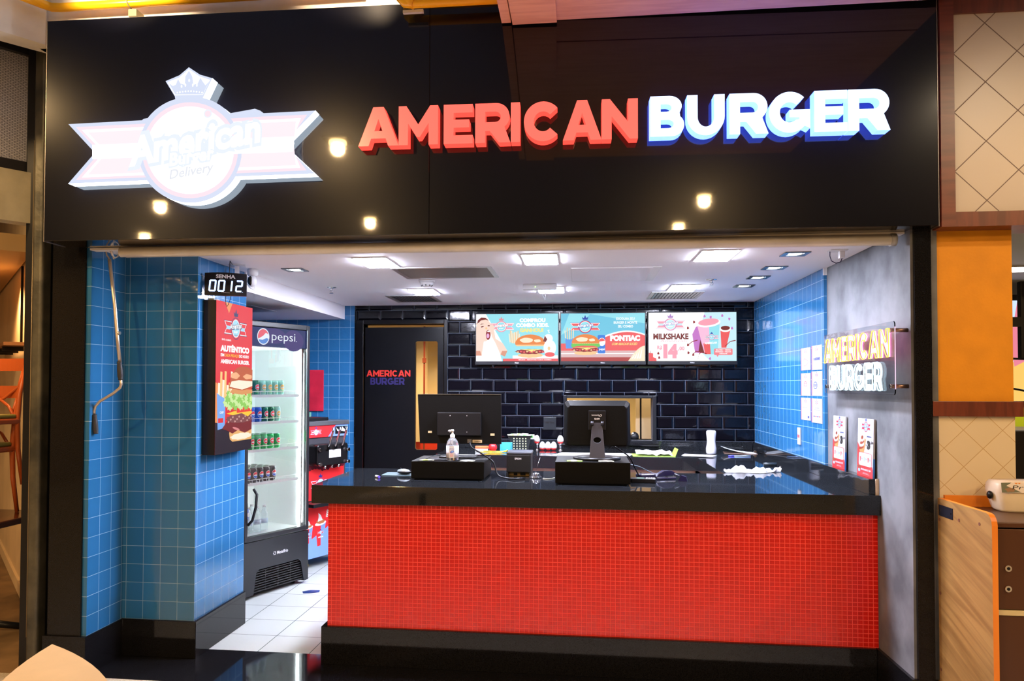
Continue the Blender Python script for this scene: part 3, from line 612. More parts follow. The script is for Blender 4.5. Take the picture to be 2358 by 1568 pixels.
t = tag(bev(MB(CAB).box((1.05, 5.62, .1), (1.64, 6.83, .985)).build('side_cabinet'), .003), 'taupe cabinet body under the right arm of the counter', 'cabinet')

# ================= the three menu screens =================
E_ = lambda n, c, s=1.0: glow('screen '+n, c, s)
SKY_, WH, CRED, YEL, ORA, BRW, LBL = E_('sky blue', (.33, .80, .90)), E_('white', (1, 1, 1), 1.15), E_('coral red', (.90, .12, .12)), E_('yellow', (1, .85, .25)), E_('bun orange', (.85, .25, .05)), E_('chocolate', (.20, .03, .02)), E_('pale blue', (.62, .90, .98))
SKN, SKD, GRN, DKR, TAN_, NVY, PNK, HI = E_('skin', (.98, .72, .60)), E_('skin shade', (.75, .33, .22)), E_('lettuce green', (.18, .62, .10)), E_('dark sauce', (.30, .02, .02)), E_('toast', (.98, .62, .30)), E_('navy', (.04, .08, .45)), E_('pink', (1, .38, .48)), E_('bun highlight', (1, .85, .62))
def crest(A, x, y, w, P=None, blank=None, delivery=False, narrow=1.0):
    """the shop's crest: forked ribbon, disc, crown and script"""
    red, wh, bl, nv = P or (CRED, WH, LBL, NVY); k = w/2; n = narrow
    rb = lambda s, d: [(x-k*n+d*1.3, y+.23*k*s+d*.2), (x-.80*k*n+d*.5, y), (x-k*n+d*1.3, y-.23*k*s), (x+k*n-d*1.3, y-.23*k*s), (x+.80*k*n-d*.5, y), (x+k*n-d*1.3, y+.23*k*s)]
    A.poly(rb(1.18, -.02*k), nv); A.poly(rb(1.08, 0), wh); A.poly(rb(.93, .05*k), red); A.poly([(x-.84*k*n, y+.07*k), (x-.78*k*n, y), (x-.84*k*n, y-.07*k), (x+.84*k*n, y-.07*k), (x+.78*k*n, y), (x+.84*k*n, y+.07*k)], bl)
    for r, m_ in ((.44, nv), (.41, red), (.36, wh), (.335, bl)): A.ell(x, y+.0*k, r*k*n, r*k, m_)
    A.poly([(x-.16*k*n, y+.47*k), (x-.21*k*n, y+.66*k), (x-.09*k*n, y+.58*k), (x, y+.78*k), (x+.09*k*n, y+.58*k), (x+.21*k*n, y+.66*k), (x+.16*k*n, y+.47*k)], nv)
    A.text('American', x, y-.01*k, .21*k, nv, .10, 1.10*k*n, shear=.12, rot=.10); A.text('American', x, y, .20*k, wh, .03, 1.06*k*n, shear=.12, rot=.10)
    A.text('Burger', x, y-.17*k, .09*k, wh, .03, .36*k*n, shear=.1, rot=.08)
    if delivery: A.text('Delivery', x, y-.29*k, .06*k, nv, .01, .28*k*n, shear=.1, rot=.08)
def burger(A, x, y, w, kind=0, M_=None):
    o, hi, g, dk, ta, ye, re = M_ or (ORA, HI, GRN, DKR, TAN_, YEL, CRED); k = w/2
    bun = lambda a, b, m_: A.poly([(x+a*k*math.cos(math.radians(t)), y+b+.62*k*math.sin(math.radians(t))*a) for t in range(0, 181, 9)]+[(x-a*k*.93, y+b-.10*k), (x+a*k*.93, y+b-.10*k)], m_)
    A.blob(x, y-.62*k, .80*k, .16*k, ta, .05, 40, 11, 3); bun(.98, .10*k, o); A.blob(x-.25*k, y+.34*k, .42*k, .16*k, hi, .06, 24, 5, 2); A.blob(x+.45*k, y+.30*k, .22*k, .10*k, hi, .08, 20, 4, 5)
    A.poly([(x-.93*k, y+.06*k), (x+.93*k, y+.06*k), (x+.90*k, y-.04*k), (x-.90*k, y-.04*k)], ta)
    if kind: 
        P = [(x-k+2*k*i/30, y+.02*k+(.03*k if i % 2 else 0)) for i in range(31)]+[(x+k-2*k*i/30, y-.16*k-(.10*k if i % 2 else 0)) for i in range(31)]; A.poly(P, g)
        A.blob(x, y-.20*k, .80*k, .09*k, re, .05, 30, 7, 4)
    A.blob(x, y-.38*k, .95*k, .16*k, dk, .09, 44, 13, 6); A.poly([(x-.8*k, y-.24*k), (x+.85*k, y-.24*k), (x+.35*k, y-.30*k), (x+.10*k, y-.46*k), (x-.15*k, y-.30*k)], ye)
    for i in range(9): A.blob(x-.8*k+.2*k*i, y-.42*k+.04*k*(i % 2), .08*k, .05*k, re if i % 3 else ta, .2, 10, 3, i)
def fries(A, x, y, w, n=8, box=BLUEP, fm=None, sd=1):
    r = random.Random(sd); fm = fm or TAN_
    for i in range(n):
        a = x-w*.45+w*.9*i/(n-1); h = w*(1.1+.5*r.random()); d = (i-n/2)*.03*w; A.poly([(a-.05*w, y), (a+.05*w, y), (a+.06*w+d, y+h), (a-.05*w+d, y+h)], fm if i % 2 else (HI if fm is TAN_ else fm))
    A.poly([(x-w*.5, y+.25*w), (x-.2*w, y+.1*w), (x+.2*w, y+.1*w), (x+w*.5, y+.25*w), (x+w*.4, y-1.0*w), (x-w*.4, y-1.0*w)], box)
def tv(px0, px1, label, draw):
    a = onY(px0, 840, 7.57); b = onY(px1, 719, 7.57); x0, x1, z1 = a.x, b.x, 2.440; z0 = 1.925
    t = thing('menu_screen', label, 'television', (x0, 7.57, z0), 0, 'menu screens on the rear wall'); W_, H_ = x1-x0, z1-z0
    bev(MB(BLACK).box((0, 0, 0), (W_, .045, H_)).build('housing', t), .004)
    MB(BLACK).box((W_*.3, .045, H_*.3), (W_*.7, .075, H_*.7)).build('wall_bracket', t)
    A = Art((.010, -.0012, .035), (1, 0, 0), (0, 0, 1), SKY_, .00005); A.clip = (W_-.02, H_-.048); draw(A, W_-.02, H_-.048); A.build('screen', t)
    k = Art((W_*.5, -.001, .014), (1, 0, 0), (0, 0, 1), SKY_); k.text('Philco', 0, 0, .012, mat('silver print', (.6, .6, .62), .4), .02); k.build('badge', t)
def drawA(A, w, h):
    A.rect(0, 0, w, h, SKY_); A.rect(0, 0, w*.30, h*.42, WH); A.poly([(0, h), (w*.12, h), (w*.35, h*.3), (0, h*.3)], WH)
    crest(A, w*.31, h*.735, w*.31, (PNK, WH, SKY_, E_('rose', (.8, .3, .35))))
    # child with wide open mouth, hands on cheeks, white shirt
    A.poly([(0, 0), (w*.32, 0), (w*.27, h*.30), (w*.19, h*.48), (w*.10, h*.50), (0, h*.30)], WH)
    A.ell(w*.100, h*.66, w*.092, h*.24, SKN); A.poly([(w*.005, h*.74), (w*.02, h*.87), (w*.06, h*.93), (w*.115, h*.925), (w*.16, h*.86), (w*.12, h*.885), (w*.06, h*.87), (w*.02, h*.80)], BRW)
    A.ell(w*.075, h*.735, w*.020, h*.014, BRW, rot=.3); A.ell(w*.155, h*.755, w*.014, h*.012, BRW); A.ell(w*.125, h*.70, w*.014, h*.022, TAN_)
    A.poly([(w*.045, h*.775), (w*.065, h*.80), (w*.10, h*.795), (w*.07, h*.785)], BRW)
    A.ell(w*.148, h*.56, w*.028, h*.105, DKR); A.ell(w*.145, h*.54, w*.018, h*.05, E_('tongue', (.85, .45, .75))); A.ell(w*.155, h*.635, w*.018, h*.015, WH)
    A.poly([(w*.20, h*.70), (w*.225, h*.62), (w*.24, h*.48), (w*.33, h*.38), (w*.385, h*.22), (w*.355, h*.10), (w*.30, h*.14), (w*.24, h*.38), (w*.195, h*.52), (w*.18, h*.64)], SKN)
    A.poly([(w*.385, h*.22), (w*.355, h*.10), (w*.30, h*.14), (w*.32, h*.22)], SKD)
    for k in range(4): A.ell(w*(.188+.009*k), h*(.74-.02*k), w*.008, h*.06, SKN, rot=-.3)
    A.poly([(0, h*.74), (w*.03, h*.76), (w*.05, h*.70), (w*.10, h*.48), (w*.085, h*.30), (w*.07, h*.12), (0, h*.12)], SKN); A.poly([(w*.07, h*.12), (0, h*.12), (0, h*.22), (w*.05, h*.22)], SKD)
    for k in range(4): A.ell(w*(.012+.013*k), h*(.77-.012*k), w*.008, h*.05, SKN, rot=.3)
    for i, (s, m_) in enumerate((('COMPROU', WH), ('COMBO KIDS,', WH), ('GANHOU!', YEL))): A.text(s, w*(.69, .69, .68)[i], h*(.83-.105*i), h*.075, m_, .06, w*(.315, .40, .285)[i])
    A.text('?', w*.90, h*.60, h*.07, WH, .0, w*.03, rot=.6); fries(A, w*.47, h*.36, w*.11, 9, SKY_)
    A.rect(w*.45, 0, w, h*.12, WH); burger(A, w*.665, h*.33, w*.38)
    A.ell(w*.90, h*.28, w*.075, h*.17, WH); A.ell(w*.90, h*.14, w*.06, h*.05, CRED); A.ell(w*.89, h*.27, w*.016, h*.04, TAN_); A.ell(w*.88, h*.47, w*.055, h*.10, WH, rot=-.5); A.poly([(w*.82, h*.42), (w*.84, h*.54), (w*.87, h*.46), (w*.85, h*.40)], BRW)
    A.rect(w*.33, 0, w, h*.055, CRED); A.text('SENDO - RENOVAR CADA COMBO', w*.72, h*.02, h*.022, WH, .02, w*.4)
tv(1094, 1287.5, 'left menu screen with a shouting child and a chicken burger', drawA)
def drawB(A, w, h):
    A.rect(0, 0, w, h, E_('sky blue deeper', (.18, .60, .80))); A.poly([(w*.3, h), (w, h*.78), (w, h), ], SKY_); A.poly([(0, h*.55), (w*.2, h*.74), (w*.35, h*.98), (w*.1, h)], SKY_)
    A.rect(0, 0, w, h*.37, CRED)
    A.poly([(w*.45, h*.30), (w*.47, h*.47)]+[(w*(.47+.53*i/12), h*(.47+.165*math.sin(math.radians(i*11.5+8)))) for i in range(1, 13)]+[(w, h*.3)], WH)
    A.poly([(w*.45, h*.22), (w*.48, h*.44)]+[(w*(.48+.52*i/12), h*(.44+.165*math.sin(math.radians(i*11.5+8)))) for i in range(1, 13)]+[(w, h*.22)], CRED)
    A.rect(0, h*.08, w, h*.22, E_('plank top', (.75, .50, .50))); A.rect(0, h*.15, w, h*.165, WH); A.rect(0, 0, w, h*.08, E_('plank edge', (.45, .06, .05)))
    crest(A, w*.29, h*.72, w*.36, (CRED, WH, SKY_, NVY))
    for s, y in (('ESCOLHA SEU', .86), ('BURGER E MONTE', .78), ('SEU COMBO', .70)): A.text(s, w*.77, h*y, h*.050, WH, .02, w*.0195*len(s)*1.02)
    A.text('PONTIAC', w*.765, h*.43, h*.105, WH, .075, w*.355); A.text('COM ABACAXI SLICED', w*.755, h*.335, h*.05, YEL, .02, w*.30, shear=.3)
    fries(A, w*.10, h*.44, w*.10, 5, BLUEP and E_('cup blue', (.12, .35, .85)))
    A.rrect(w*.44, h*.16, w*.53, h*.545, .01, E_('can blue', (.05, .22, .75))); A.ell(w*.49, h*.40, w*.042, h*.085, WH); A.ell(w*.49, h*.415, w*.036, h*.06, CRED, 10, 190); A.text('pepsi', w*.49, h*.23, h*.05, WH, .02, w*.07)
    burger(A, w*.295, h*.355, w*.34, 1)
    A.poly([(w*.80, 0)]+[(w*(.80+.20*i/8), h*.32*math.sin(math.radians(i*11))) for i in range(1, 9)]+[(w, 0)], HI)
    for i in range(4): A.poly([(w*(.84+.03*i), h*.05), (w*(.86+.03*i), h*.06), (w*(.88+.03*i), h*(.14+.05*i))], WH)
tv(1289.5, 1487.5, 'middle menu screen showing a burger, a blue can and the word PONTIAC', drawB)
def drawC(A, w, h):
    A.rect(0, 0, w, h, WH); A.poly([(w*.62, 0), (w*.56, h*.5), (w*.64, h), (w, h), (w, 0)], LBL); A.poly([(w*.55, 0), (w*.56, h*.25), (w*.70, 0)], WH)
    crest(A, w*.25, h*.755, w*.33, (PNK, WH, LBL, E_('violet', (.45, .25, .6))))
    A.text('MILKSHAKE', w*.255, h*.455, h*.115, BRW, .045, w*.405); A.text('American', w*.28, h*.395, h*.045, PNK, -.005, w*.30, shear=.3)
    A.text('R$', w*.125, h*.245, h*.075, PNK, .04, w*.055); A.text('14', w*.25, h*.085, h*.25, PNK, .09, w*.165); A.text(',00', w*.375, h*.225, h*.075, PNK, .04, w*.07)
    VIO = E_('violet splash', (.60, .20, .60)); A.poly([(w*.53, h*.17), (w*.51, h*.42), (w*.50, h*.55), (w*.54, h*.70), (w*.60, h*.74), (w*.66, h*.3), (w*.62, h*.16)], VIO)
    A.poly([(w*.57, h*.20), (w*.59, h*.44), (w*.64, h*.16)], BRW)
    A.poly([(w*.555, h*.74), (w*.81, h*.77), (w*.77, h*.14), (w*.64, h*.14)], E_('cup pink', (1, .55, .75))); A.poly([(w*.69, h*.72), (w*.81, h*.75), (w*.785, h*.14), (w*.70, h*.14)], SKY_)
    A.poly([(w*.625, h*.36), (w*.70, h*.36), (w*.71, h*.14), (w*.645, h*.14)], CRED)
    A.ell(w*.685, h*.78, w*.135, h*.085, WH, rot=.12); A.ell(w*.685, h*.80, w*.118, h*.070, PNK, rot=.12)
    A.poly([(w*.82, h*.62), (w*.93, h*.63), (w*.885, h*.27), (w*.83, h*.27)], CRED); A.ell(w*.875, h*.655, w*.062, h*.062, WH); A.ell(w*.875, h*.675, w*.052, h*.045, BRW)
    crest(A, w*.72, h*.49, w*.16, (PNK, WH, SKY_, NVY)); A.text('AMERICAN', w*.71, h*.35, h*.04, WH, .04, w*.14, rot=.06)
    for x, y in ((.45, .68), (.64, .92), (.71, .90), (.52, .80), (.84, .93), (.92, .86), (.455, .17), (.51, .13), (.11, .16), (.12, .07), (.45, .33), (.95, .67), (.70, .05)): A.blob(w*x, h*y, w*.012, h*.028, DKR if x < .6 else VIO, .2, 14, 3, int(x*99))
    for P in (((.45, .33), (.50, .40), (.56, .43)), ((.50, .12), (.54, .20), (.60, .18), (.66, .15)), ((.87, .30), (.93, .40), (.99, .42)), ((.56, .02), (.575, .14), (.60, .18))): 
        for a, b in zip(P, P[1:]): A.poly([(w*a[0], h*a[1]-.004), (w*b[0], h*b[1]-.004), (w*b[0], h*b[1]+.004), (w*a[0], h*a[1]+.004)], DKR)
    A.poly([(0, 0), (w*.09, 0), (w*.085, h*.06), (w*.05, h*.08), (w*.05, h*.16), (0, h*.17)], CRED); A.poly([(w*.012, h*.17), (w*.03, h*.24), (w*.02, h*.17)], BRW)
    A.rrect(w*.745, h*.12, w*.955, h*.255, .012, E_('coral', (.95, .25, .28))); A.poly([(w*.77, h*.13), (w*.80, h*.13), (w*.785, h*.08)], E_('coral', (.95, .25, .28)))
    for s, y in (('MALTINE  •  NINHO', .215), ('MORANGO  •  PAÇOCA', .178), ('CHOCOLATE', .14)): A.text(s, w*.85, h*y, h*.024, WH, .03, w*.0098*len(s))
tv(1491.5, 1698, 'right menu screen advertising MILKSHAKE for R$ 14,00', drawC)
bev(MB(WHITE).box((0, 0, 0), (.012, .01, .025)).build('x'), .002); bpy.data.objects.remove(bpy.data.objects['x'])
# painted lettering on the door
A = Art((0, 7.658, 0), (1, 0, 0), (0, 0, 1), RED, .00005)
RP, NP = mat('red door lettering', (.42, .015, .008), .5), mat('dark violet door lettering', (.012, .006, .07), .5)
def word(A, s, x0, x1, z0, h, mt):
    Wd = {'A': 1.05, 'M': 1.05, 'E': .74, 'R': .90, 'I': .25, 'C': .98, 'N': .92, 'B': .82, 'U': .88, 'G': 1.0}; tot = sum(Wd[c] for c in s)+.07*(len(s)-1); k = (x1-x0)/tot; x = x0
    for c in s: g = glyph(c, Wd[c]); A.poly([(x+p[0]*k, z0+p[1]*h) for p in g[0]], mt, [[(x+p[0]*k, z0+p[1]*h) for p in l] for l in g[1:]]); x += (Wd[c]+.07)*k
word(A, 'AMERICAN', onY(844, 860, 7.658).x, onY(945, 860, 7.658).x, onY(895, 867, 7.658).z, .064, RP); word(A, 'BURGER', onY(853, 860, 7.658).x, onY(932, 860, 7.658).x, onY(895, 886, 7.658).z, .072, NP)
o = A.build('door_lettering'); o.parent = dr; o.location = (2.175, -7.66, -.01)
# ================= drinks fridge =================
FR0 = Vector((-2.645, 5.857, 0)); FRZ = math.atan2(.916, .401); FU = Vector((.401, .916, 0)); FN = Vector((.916, -.401, 0))
fr = thing('drinks_fridge', 'tall black glass-door drinks fridge with a lit pepsi header, full of cans', 'fridge', FR0, FRZ)
FB = mat('black fridge enamel', (.012, .013, .016), .28); FW = mat('white fridge liner', (.90, .94, .94), .4)
m = MB(FB); W_, D_F, H_F = .72, .68, 2.235
m.box((0, .05, .46), (.028, D_F, H_F)).box((W_-.028, .05, .46), (W_, D_F, H_F)).box((.028, .05, 2.17), (W_-.028, D_F, H_F)).box((.028, D_F-.03, .46), (W_-.028, D_F, 2.17)).box((.0, .04, .06), (W_, D_F, .465))
bev(m.build('cabinet', fr), .004, 1)
m = MB(FW); m.box((.029, .045, .466), (.045, .64, 2.03)).box((W_-.045, .045, .466), (W_-.029, .64, 2.03)).box((.045, .62, .466), (W_-.045, .645, 2.03)).box((.029, .045, 2.03), (W_-.029, .64, 2.06)).box((.029, .045, .466), (W_-.029, .64, .492)); m.build('liner', fr)
LED = glow('fridge LED strip', (.90, 1, 1), 130)
MB(LED).box((W_-.062, .052, .52), (W_-.047, .066, 2.0)).build('lamp_strip', fr); MB(glow('fridge LED top strip', (.84, 1, .98), 14)).box((.1, .07, 2.022), (W_-.1, .085, 2.029)).build('lamp_strip', fr)
d = MB(FB)
for a, b, c, e in holes(0, W_, .465, H_F, [(.030, W_-.040, .50, 2.195)]): d.box((a, -.012, c), (b, .040, e))
d = bev(d.build('door', fr), .004); MB(GLASS).box((.030, .008, .50), (W_-.040, .014, 2.03)).build('pane', d)
MB(mat('steel trim', (.75, .8, .8), .2, 1)).box((W_-.0405, -.006, .50), (W_-.030, -.0125, 2.195)).build('edge_strip', d)
MB(BLACK).tube([(.035, -.013, .60), (.045, -.05, .64), (.075, -.055, .74), (.09, -.05, .84), (.09, -.013, .88)], .011, 10).build('handle', d)
A = Art((.030, -.001, 2.035), (1, 0, 0), (0, 0, 1), glow('header dark blue lit', (.012, .022, .12), 1.0))
A.rect(0, 0, .65, .155, glow('header dark blue lit', (.012, .022, .12), 1.0)); A.ell(.50, .06, .12, .09, glow('header violet', (.05, .03, .16), 1)); A.ell(.27, .09, .14, .065, glow('header violet', (.05, .03, .16), 1))
hw, hr, hb = glow('header white', (.80, .86, .95), 1), glow('header red', (.80, .12, .16), 1), glow('header blue', (.10, .25, .65), 1)
A.ell(.158, .080, .066, .068, hw)
A.poly([(.158+.058*math.cos(math.radians(t)), .080+.060*math.sin(math.radians(t))) for t in range(20, 201, 10)]+[(.125, .070), (.155, .085), (.185, .112)], hr)
A.poly([(.158+.058*math.cos(math.radians(t)), .080+.060*math.sin(math.radians(t))) for t in range(205, 350, 10)]+[(.19, .068), (.15, .052)], hb)
A.text('pepsi', .385, .055, .075, hw, -.005, .27); A.ell(.535, .057, .004, .004, hw); A.build('header_sign', fr)
for z in (1.636, 1.414, 1.188, .917):
    k = MB(FW); k.box((.046, .055, z-.012), (W_-.065, .060, z+.002))
    for i in range(14): x = .05+i*.0425; k.cyl((x, .058, z-.004), (x, .60, z-.004), .002, n=6)
    k.cyl((.046, .055, z+.028), (W_-.065, .055, z+.028), .003, n=6); k.cyl((.05, .60, z-.004), (W_-.06, .60, z-.004), .003, n=6)
    for i in range(8): x = .055+i*.078; k.cyl((x, .055, z), (x, .055, z+.028), .002, n=6)
    k.box((.046, .054, z-.020), (W_-.065, .0555, z-.001)); lab(k.build('shelf', fr), 'white wire shelf with a front rail')
# lower panel with grille
gx0, gx1, gz0, gz1 = .10, .66, .06, .215
b = MB(FB); outer = [(0, .03), (.10, .03), (.13, .20), (.16, .225), (.60, .225), (.63, .20), (.67, .03), (W_, .03), (W_, .455), (0, .455)]
b.prism([outer], lambda x, z: (x, -.010, z), lambda x, z: (x, .04, z)); b = b.build('lower_panel', fr)
k = MB(mat('grille black', (.02, .02, .022), .35))
for i in range(9): z = .045+.02*i; e = .02*i*.18; k.box((.105+e, .002, z), (.665-e, .02, z+.007))
for i in range(3): x = .24+.14*i; k.box((x, .006, .04), (x+.006, .024, .21))
k.box((.10, .03, .03), (.67, .038, .22), mat('void black', (.003, .003, .003), .9)); k.build('grille', b)
A = Art((0, -.0105, 0), (1, 0, 0), (0, 0, 1), GRAN); sv = mat('silver print', (.6, .6, .62), .4)
A.text('Metalfrio', .415, .315, .026, sv, .02, .125)
for i in range(6): t_ = math.pi*i/3; A.ell(.325+.012*math.cos(t_), .327+.012*math.sin(t_), .0045, .0045, sv)
A.build('maker_badge', b)
for x in (.08, .64):
    for y in (.10, .60): MB(BLACK).cyl((x, y, 0), (x, y, .062), .022, n=12).build('foot', fr)
def fp(x, y, z): p = FR0+FU*x-FN*y; return (p.x, p.y, z)
def can(name, body, c2, c3, label, kind):
    """aluminium can with a round emblem on the side that faces the door"""
    r, h = .0325, .122; t = thing(name, label, 'can', (0, 0, 0), FRZ)
    bm_ = mat('can '+body[0], body[1], .25, .35, noise=(160, .08)); k = MB(bm_); k.lathe([(.026, 0), (r, .010), (r, h-.014), (.0275, h-.001)], n=20)
    def patch(a0, z0, ra, rz, mt, off, s0=0, s1=360):
        P = [(a0+ra*math.cos(math.radians(s0+(s1-s0)*i/20)), z0+rz*math.sin(math.radians(s0+(s1-s0)*i/20))) for i in range(21)]
        vs = [((r+off)*math.sin(a), -(r+off)*math.cos(a), z) for a, z in P]+[((r+off)*math.sin(a0), -(r+off)*math.cos(a0), z0+(0 if s1-s0 == 360 else 0))]
        k.add(vs, [(i, i+1, 21) for i in range(20)], mt)
    if kind == 'cola':
        patch(0, .064, .72, .027, mat('can white', (.85, .88, .9), .35), .0006); patch(0, .064, .66, .024, c2, .0012, 10, 170); patch(0, .064, .66, .024, c3, .0012, 200, 340); patch(0, .063, .60, .0062, mat('can white', (.85, .88, .9), .35), .0016)
    else:
        patch(0, .066, .70, .025, mat('can white', (.85, .88, .9), .35), .0006); patch(0, .066, .60, .021, c2, .0012); patch(0, .064, .45, .006, mat('can white', (.85, .88, .9), .35), .0016); patch(0, .03, .8, .008, c3, .0008)
    k.build('body', t); MB(mat('can aluminium', (.75, .77, .78), .22, .9)).lathe([(.0275, h-.001), (.0285, h+.001), (.0265, h), (.025, h-.004)], n=20).box((-.008, -.012, h-.0035), (.008, .010, h-.002)).build('lid', t); return t
cr, cb = mat('can red', (.75, .03, .04), .3), mat('can blue', (.02, .10, .55), .3)
KI = {'green': can('soda_can', ('green', (.02, .36, .10)), cr, mat('can lime', (.45, .75, .2), .3), '', 'x'), 'dark': can('soda_can', ('dark green', (.005, .12, .05)), cr, mat('can lime', (.45, .75, .2), .3), '', 'x'),
      'blue': can('soda_can', ('cola blue', (.02, .08, .55)), cr, cb, '', 'cola'), 'black': can('soda_can', ('black', (.02, .025, .03)), cr, cb, '', 'cola'), 'mint': can('soda_can', ('mint', (.35, .72, .62)), mat('can orange', (.9, .5, .1), .3), mat('can lime', (.45, .75, .2), .3), '', 'x')}
USED = set(); NTH = ['leftmost', 'second', 'third', 'fourth', 'fifth', 'sixth', 'seventh', 'eighth']
SH = [(1.636, 'top shelf', [('dark', .12), ('dark', .20), ('mint', .275), ('mint', .343), ('mint', .411), ('mint', .479)], 2), (1.414, 'second shelf', [('blue', .087), ('blue', .156), ('blue', .230), ('dark', .302), ('dark', .372), ('mint', .44)], 2),
      (1.188, 'third shelf', [('green', .085), ('green', .155), ('green', .225), ('green', .296), ('green', .368), ('green', .440)], 3), (.917, 'fourth shelf', [('black', .030+.069*i+.02) for i in range(6)], 4)]
WORD = {'dark': 'dark green', 'mint': 'pale mint', 'blue': 'bright blue cola', 'green': 'green', 'black': 'black cola'}
for z, sn, row, nr in SH:
    cnt = {}
    for j in range(nr):
        for i, (kd, x) in enumerate(row):
            if x > .6: continue
            if j == 0: cnt[kd] = cnt.get(kd, 0)+1; l = f'{WORD[kd]} soda can, {NTH[cnt[kd]-1]} of its colour, front row, {sn} of fridge'; g = f'front row cans on the {sn} of the fridge'
            else: l = f'{WORD[kd]} soda can standing in the rows behind, {sn} of fridge'; g = f'{WORD[kd]} cans behind the front row on the {sn}'
            p = fp(x, .105+j*.070, z-.0015)
            if kd in USED: o = dup(KI[kd], p)
            else: o = KI[kd]; o.location = p; USED.add(kd)
            o['label'] = l; o['group'] = g
CL = mat('clear plastic bottle', (.9, .96, 1), .08, trans=.85, ior=1.2); COLA = mat('dark cola in bottle', (.012, .006, .004), .08, coat=1)
t = thing('cola_bottle', 'big dark cola bottle with a blue label at the bottom of the fridge', 'bottle', fp(.10, .14, .4925), FRZ)
MB(COLA).lathe([(.035, 0), (.052, .012), (.054, .10), (.054, .20), (.050, .26), (.036, .31), (.018, .345), (.0145, .375)], n=24).build('body', t)
k = MB(mat('blue bottle label', (.05, .10, .65), .35)); k.lathe([(.0547, .13), (.0547, .215)], n=24); k.build('label_wrap', t)
A = Art((-.02, -.0556, .135), (1, 0, 0), (0, 0, 1), NAVY); A.text('PEPSI', .012, .03, .018, mat('can white', (.85, .88, .9), .35), .03, .05, rot=1.57); A.ell(.045, .035, .012, .018, mat('can white', (.85, .88, .9), .35)); A.build('print', t)
MB(mat('blue bottle cap', (.05, .12, .7), .4)).lathe([(.0155, .375), (.0155, .395)], n=16).build('cap', t)
wb = None
for i, (x, y) in enumerate(((.205, .17), (.235, .30), (.29, .16), (.33, .27), (.375, .17))):
    l = ['clear water bottle just right of the big cola bottle in the fridge', 'clear water bottle at the back, second from the big cola bottle', 'clear water bottle in the middle of the fridge bottom', 'clear water bottle at the back, fourth from the big cola bottle', 'rightmost clear water bottle at the bottom of the fridge'][i]
    if wb is None:
        wb = thing('water_bottle', l, 'bottle', fp(x, y, .4925), FRZ, 'water bottles at the bottom of the fridge')
        MB(CL).lathe([(.028, 0), (.031, .008), (.031, .05), (.029, .055), (.031, .06), (.031, .10), (.029, .105), (.031, .11), (.031, .135), (.022, .165), (.013, .185), (.013, .197)], n=20).build('body', wb)
        MB(mat('pale blue water label', (.55, .68, .85), .4)).lathe([(.0316, .065), (.0316, .10)], n=20).build('label_wrap', wb); MB(WHITE).lathe([(.0145, .197), (.0145, .214)], n=14).build('cap', wb)
    else: dup(wb, fp(x, y, .4925), label=l)

# ================= soft ice cream machine =================
IC0 = Vector((-2.50, 6.93, 0)); ic = thing('ice_cream_machine', 'soft ice cream machine with three steel levers and red printed panels beside the fridge', 'machine', IC0, FRZ)
x0, x1 = -.10, .545; SS = mat('machine steel', (.35, .36, .38), .3, .85); IB = mat('machine dark panel', (.05, .05, .06), .35)
bev(MB(IB).box((x0, .012, .10), (x1-.02, .26, 1.335)).build('cabinet', ic), .004)
bev(MB(SS).box((x0-.01, -.012, 1.335), (x1+.01, .27, 1.378)).build('top_plate', ic), .004); bev(MB(BLACK).box((x0+.05, .03, 1.378), (.30, .24, 1.41)).build('hopper_lid', ic), .006)
for x in (.01, .45): lab(MB(mat('yellow wheel', (.85, .5, .03), .45)).cyl((x-.018, .06, .040), (x+.018, .06, .040), .040, n=18).box((x-.014, .05, .07), (x+.014, .07, .10), CHROME).build('castor', ic), 'yellow castor')
RA, BA, WA = mat('machine red vinyl', (.70, .025, .03), .35), mat('machine blue vinyl', (.18, .32, .85), .35), mat('machine white vinyl', (.85, .85, .88), .4)
CP = (RA, WA, mat('machine sky vinyl', (.35, .62, .9), .4), NAVY)
A = Art((x0, .0, 1.225), (1, 0, 0), (0, 0, 1), RA); A.rect(0, 0, x1-x0, .108, RA); A.poly([(.36, 0), (x1-x0, 0), (x1-x0, .108), (.47, .108)], BA); crest(A, .195, .05, .145, CP)
A.rect(.46, .02, .635, .094, BLACK); A.poly([(.47, .09), (.49, .05), (.545, .04), (.53, .05), (.49, .07)], WA); A.poly([(.56, .09), (.545, .05), (.60, .04), (.60, .06)], WA)
for i in range(3): A.ell(.612, .036+.022*i, .006, .006, glow('indicator white', (.9, .95, 1), 1.2))
A.build('control_panel', ic); bev(MB(RA).box((x0, .0005, 1.225), (x1, .012, 1.335)).build('control_panel_body', ic), .002)
hd = bev(MB(mat('black dispensing head', (.008, .008, .009), .22)).rbox((.00, -.105, .965), (.43, .01, 1.165), .03, 5, axis=1).build('dispensing_head', ic), .008)
A = Art((.16, -.1055, 1.035), (1, 0, 0), (0, 0, 1), PAPER); A.rect(0, 0, .165, .075, PAPER); A.rect(.01, .05, .15, .052, sv); A.build('label_plate', hd)
for i, x in enumerate((.13, .225, .32)):
    l = lab(MB(CHROME).tube([(x, -.11, 1.13), (x+.004, -.13, 1.16), (x+.018, -.16, 1.28), (x+.022, -.165, 1.325)], [.008, .009, .0105, .011], 10).box((x-.018, -.125, 1.115), (x+.018, -.10, 1.15)).build('lever', ic), 'steel lever')
    MB(CHROME).cyl((x, -.08, .965), (x, -.08, .935), .016, .013, n=14).build('spout', ic)
for x, z in ((.02, 1.12), (.41, 1.10), (.02, .985), (.41, .985)): MB(CHROME).cyl((x, -.104, z), (x, -.135, z), .014, .017, n=14).build('knob', ic)
